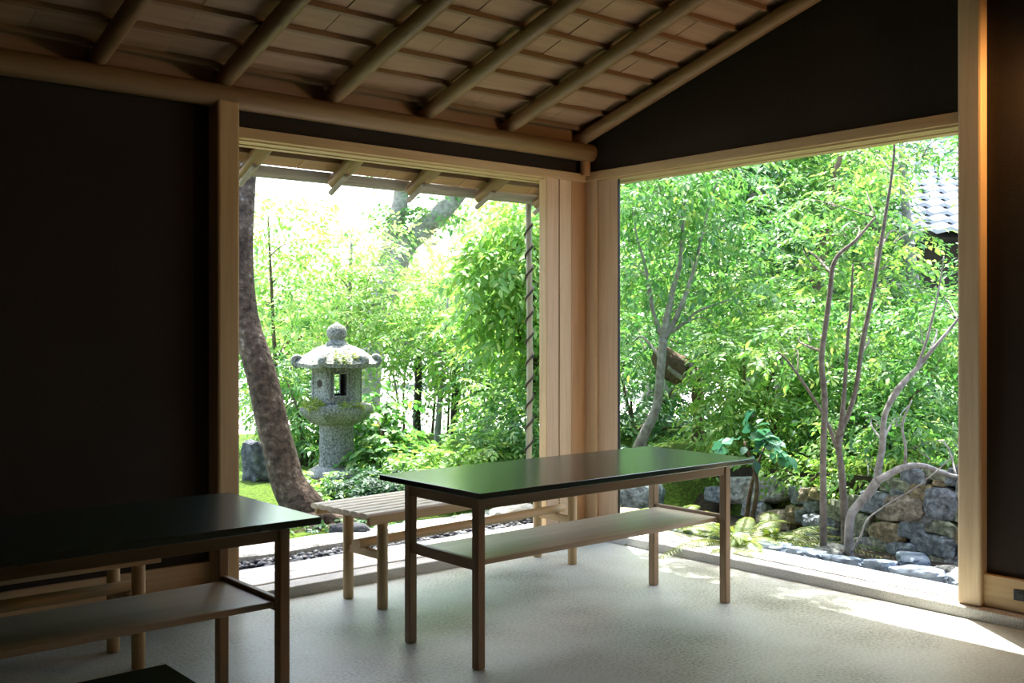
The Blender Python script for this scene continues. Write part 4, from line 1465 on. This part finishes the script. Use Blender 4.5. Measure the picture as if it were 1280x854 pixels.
bgtree('garden_tree', next(lab), 660, 22, [B(640, 380, 22, 1.4, 140), B(700, 360, 22, 1.5, 140), B(660, 450, 22, 1.1, 110), B(720, 440, 22, 1.2, 120), B(760, 420, 22, 1.2, 120), B(690, 270, 22.5, 1.2, 100)], M['leaf_mid'], M['bark_brown'], .19, .085, r0=.15, group=G, hi=False)

# big slanted bough high in the left opening
b0 = ground_at(455, 470, 13.0)
st = [(b0, .20)] + PX((460, 440, .19), (480, 370, .17), (505, 310, .15), (530, 285, .13), (550, 268, .12), (580, 235, .09), (610, 180, .07), d=13)
st2 = PX((480, 370, .12), (484, 320, .12), (492, 285, .11), (500, 255, .10), (505, 190, .07), d=13)
tree('old_tree', 'old tree with a thick slanted bough high in the left opening', 'tree', b0, [st, st2], [B(620, 150, 13, .9, 110), B(520, 150, 13, .9, 110), B(560, 120, 13, .9, 90), B(495, 275, 13, .25, 24), B(545, 262, 13, .25, 20)], M['leaf_fresh'], M['bark_grey'], .11, .046, hi=False, seg=12, branch_r=.03)

# dark slim trunks at the back
for px, top, lab_ in ((522, 440, 'straight dark slim trunk at the back, nearer to the lantern'), (569, 425, 'straight dark slim trunk at the back, farther right toward the corner boards')):
    b0 = ground_at(px, 552, 11.6)
    st = [(b0, .05)] + PX((px - 1, 520, .045), (px + 1, 480, .045), (px, top, .042), d=11.6)
    bl = [B(px + 6, 470, 11.6, .22, 18), B(px - 4, 505, 11.6, .16, 12), B(px + 3, 440, 11.6, .28, 24)]
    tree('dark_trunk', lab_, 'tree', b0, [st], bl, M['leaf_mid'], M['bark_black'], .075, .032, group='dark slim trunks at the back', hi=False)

# thin fence stakes at the court's edge
rr = random.Random(8)
stk = [(540, 11.9), (549, 12.1), (560, 12.0), (590, 12.0), (606, 12.2), (612, 11.9), (505, 12.0), (495, 12.2), (580, 12.3)]
o_ = ['a', 'b']
st_lab = ['fifth', 'sixth', 'seventh', 'third from right', 'second from right', 'rightmost', 'third', 'second', 'fourth from right']
names_ = {540: 'just right of the first dark slim trunk', 549: 'midway between the two dark slim trunks', 560: 'just left of the second dark slim trunk', 590: 'right of the second dark slim trunk', 606: 'farther right of the second dark slim trunk', 612: 'rightmost, near the broadleaf tree', 505: 'left of the first dark slim trunk', 495: 'leftmost, right of the lantern', 580: 'close right of the second dark slim trunk'}
for px, d in stk:
    b0 = ground_at(px, 550, d, .02)
    bm = bmesh.new()
    h = rr.uniform(.85, 1.15)
    tube(bm, [(0, 0, 0), (rr.uniform(-.03, .03), rr.uniform(-.03, .03), h * .5), (rr.uniform(-.05, .05), rr.uniform(-.05, .05), h)], [.016, .013, .010], 7, jitter=.2)
    o = bm_obj('fence_stake', bm, M['bark_brown'], None, smooth=True)
    o.location = b0
    tag(o, 'thin brown stake at the court edge, ' + names_[px], 'stake', 'thin stakes at the court edge')

# shrubs in the left opening
G = 'shrubs in the left opening'
shrub('shrub', 'bushy green shrub left of the corner boards below the rain pole', 650, 590, 8.0,
      [B(640, 530, 8.0, .26, 60), B(675, 540, 7.9, .24, 56), B(605, 555, 7.9, .2, 44), B(660, 495, 8.2, .25, 50), B(685, 580, 7.8, .18, 36), B(625, 575, 7.8, .16, 34)], M['leaf_fresh'], L=.06, Wd=.024, twigL=.2, group=G)
shrub('shrub', 'light green shrub midway behind the table top, right of the lantern', 575, 590, 8.6,
      [B(612, 535, 8.8, .22, 44), B(580, 572, 8.6, .18, 40), B(545, 578, 8.5, .16, 36), B(618, 490, 8.9, .20, 34), B(512, 580, 8.6, .14, 28)], M['leaf_lime'], L=.06, Wd=.026, twigL=.18, group=G)
shrub('shrub', 'leafy shrub just right of the lantern with pale broad leaves', 478, 590, 8.7,
      [B(480, 550, 8.8, .2, 34), B(470, 520, 8.9, .16, 18), B(496, 560, 8.7, .14, 24), B(484, 500, 9.0, .16, 12), B(460, 575, 8.5, .15, 24)], M['leaf_fresh'], L=.085, Wd=.045, twigL=.2, group=G)
shrub('shrub', 'sunlit shrub between the leaning trunk and the lantern shaft', 385, 590, 9.3,
      [B(370, 540, 9.3, .24, 44), B(390, 500, 9.5, .26, 44), B(385, 565, 9.2, .2, 34), B(360, 480, 9.4, .28, 40)], M['leaf_fresh'], L=.07, Wd=.03, twigL=.2, group=G)
shrub('shrub', 'small dark green shrub over the rocks at the lantern foot', 462, 612, 7.7,
      [B(450, 602, 7.5, .13, 60), B(475, 604, 7.4, .14, 66), B(500, 608, 7.3, .12, 54), B(432, 614, 7.4, .11, 44), B(460, 622, 7.2, .10, 40)], M['leaf_dark'], L=.045, Wd=.02, twigL=.12, group=G)
shrub('shrub', 'low yellow-green plant between the leaning trunk and the lantern foot', 402, 618, 7.6,
      [B(398, 600, 7.7, .12, 30), B(415, 612, 7.5, .12, 30), B(390, 618, 7.5, .10, 24), B(408, 628, 7.3, .1, 24)], M['leaf_lime'], L=.045, Wd=.02, twigL=.11, group=G)
shrub('shrub', 'bright ground shrub behind the slatted bench, right of the lantern foot', 535, 590, 7.5,
      [B(520, 580, 7.6, .14, 34), B(550, 572, 7.7, .14, 34), B(575, 578, 7.5, .12, 30), B(600, 570, 7.6, .13, 30), B(545, 596, 7.3, .12, 26)], M['leaf_lime'], L=.055, Wd=.026, twigL=.14, group=G)

shrub('shrub', 'row of low dark leafy plants behind the border slab, left of the slatted bench', 400, 676, 6.75,
      [B(318, 684, 6.5, .09, 30), B(338, 680, 6.55, .08, 28), B(418, 668, 6.7, .09, 30), B(440, 664, 6.75, .10, 34), B(462, 660, 6.8, .09, 30), B(485, 654, 6.9, .09, 30), B(400, 672, 6.65, .08, 24)], M['leaf_mid'], L=.04, Wd=.018, twigL=.09, group=G, nst=7)


# ferns
def fern(label, px, py, d, n, L, spread=1.0, lean=(0, 0)):
    b = ground_at(px, py, d, .0)
    root = thing('fern', label, 'fern', b, group='yellow-green ferns by the right sill')
    P, Dr, Nn, LL, WW = [], [], [], [], []
    bm = bmesh.new()
    rr = random.Random(int(px))
    for i in range(n):
        a = 2 * PI * i / n + rr.uniform(-.3, .3)
        el = rr.uniform(.5, 1.2)
        l = L * rr.uniform(.7, 1.15)
        hd = Vector((math.cos(a) + lean[0], math.sin(a) + lean[1], 0))
        pts = []
        for q in range(9):
            t = q / 8
            pts.append(hd * (l * t * math.cos(el) * spread * (1 + .3 * t)) + Vector((0, 0, l * (math.sin(el) * t - .62 * t * t))))
        tube(bm, pts, [.004 - .003 * q / 8 for q in range(9)], 4)
        for q in range(34):
            t = .12 + .88 * q / 33
            k = min(int(t * 8), 7)
            p = pts[k].lerp(pts[k + 1], t * 8 - k)
            dr = (pts[k + 1] - pts[k]).normalized()
            sd = dr.cross(Vector((0, 0, 1))).normalized()
            up = sd.cross(dr)
            for s in (-1, 1):
                P.append(p)
                Dr.append(sd * s + dr * .45 - Vector((0, 0, .15)))
                Nn.append(up)
                LL.append(l * .125 * math.sin(PI * (.18 + .82 * t)) + .005)
                WW.append(l * .017)
    bm_obj('stems', bm, M['fern'], root)
    V, F, S = leaf_geo(np.array(P), np.array([tuple(v) for v in Dr]), np.array([tuple(v) for v in Nn]), np.array(LL), np.array(WW))
    np_obj('fronds', V, F, S, M['fern'], root)
    return root


fern('arching yellow-green fern right of the middle table, beside the sill', 925, 672, 6.35, 26, .62, lean=(.1, .1))
fern('smaller fern clump low beside the sill, right of the table leg', 912, 688, 6.08, 18, .36)
fern('fern with golden fronds nearest the stone wall boulders', 962, 664, 6.5, 12, .52, lean=(.3, -.5))
fern('pale fern seen under the table top between its right legs', 842, 648, 6.75, 26, .62)
fern('fern low between the table legs beside the corner boards', 812, 652, 6.95, 14, .42)

# low growth on the moss
P, Dr, Nn, LL, WW = [], [], [], [], []
rr = random.Random(77)
cnt = 0
while cnt < 9000:
    x, y = rr.uniform(-3.5, 6.5), rr.uniform(-2.8, 6.5)
    if y < 1.18 and x < wall_x(y) + 0.35:
        continue
    if mnoise.noise(Vector((x * 1.1, y * 1.1, 5))) < -0.12:
        continue
    z = gz(x, y)
    a = rr.uniform(0, 2 * PI)
    P.append((x, y, z))
    Dr.append((math.cos(a), math.sin(a), rr.uniform(.3, 1.3)))
    Nn.append((-math.cos(a) * .6, -math.sin(a) * .6, 1))
    LL.append(rr.uniform(.02, .06))
    WW.append(rr.uniform(.012, .026))
    cnt += 1
V, F, S = leaf_geo(np.array(P), np.array(Dr), np.array(Nn), np.array(LL), np.array(WW), False)
o = np_obj('moss_growth', V, F, S, M['leaf_fresh'])
tag(o, 'short bright green growth on the mossy garden ground', 'ground cover', kind='stuff')

# ================================================================== LIGHT
AZ = math.atan2(.81, .588)
EL = math.radians(66)
sun = bpy.data.lights.new('sun', 'SUN')
sun.energy = 6.0
sun.angle = math.radians(0.6)
sun.color = (1.0, 0.97, 0.92)
so = bpy.data.objects.new('sun', sun)
col.objects.link(so)
sd = Vector((math.cos(EL) * math.cos(AZ), math.cos(EL) * math.sin(AZ), math.sin(EL)))
so.rotation_euler = sd.to_track_quat('Z', 'Y').to_euler()
so.location = sd * 30

wld = bpy.data.worlds.new('World')
bpy.context.scene.world = wld
wld.use_nodes = True
nt = wld.node_tree
nt.nodes.clear()
sky = nt.nodes.new('ShaderNodeTexSky')
sky.sky_type = 'NISHITA'
sky.sun_disc = False
sky.sun_elevation = EL
sky.sun_rotation = PI / 2 - AZ
sky.dust_density = 4.0
sky.air_density = 1.2
sky.ozone_density = 1.0
bg = nt.nodes.new('ShaderNodeBackground')
bg.inputs['Strength'].default_value = 0.35
wo = nt.nodes.new('ShaderNodeOutputWorld')
nt.links.new(sky.outputs[0], bg.inputs[0])
nt.links.new(bg.outputs[0], wo.inputs[0])

lt = bpy.data.lights.new('lamp_glow', 'POINT')
lt.energy = 14
lt.color = (1.0, 0.50, 0.16)
lt.shadow_soft_size = 0.02
lo_ = bpy.data.objects.new('lamp_glow', lt)
col.objects.link(lo_)
lo_.parent = wl
lo_.location = (-0.095, 0, -0.14)

# pieces of parts go one level down
def under(root, part, piece):
    host = [c for c in root.children if c.name.split('.')[0] == part][0]
    for c in list(root.children):
        if c.name.split('.')[0] == piece:
            c.parent = host


under(LN, 'roof', 'roof_scroll')
under(LN, 'roof', 'roof_moss')
under(LN, 'platform', 'platform_moss')
under(LN, 'fire_box', 'hollow_shade_disc')
under(ou, 'plate', 'socket')
under(wl, 'lamp_shade', 'bulb')

# ================================================================== CAMERA
cd = bpy.data.cameras.new('camera')
cd.sensor_width = 36
cd.lens = 36 * FPX / 1280
cd.shift_y = (HY - 427) / 1280
cd.clip_start = 0.05
co = bpy.data.objects.new('camera', cd)
col.objects.link(co)
co.location = CAM
co.rotation_euler = (PI / 2, 0, ANG - PI / 2)
sc = bpy.context.scene
sc.camera = co
sc.view_settings.view_transform = 'Standard'
sc.view_settings.look = 'None'
sc.view_settings.gamma = 1
sc.view_settings.use_curve_mapping = False
sc.view_settings.exposure = 1.5
sc.cycles.max_bounces = 12
sc.cycles.diffuse_bounces = 8
sc.cycles.transmission_bounces = 8
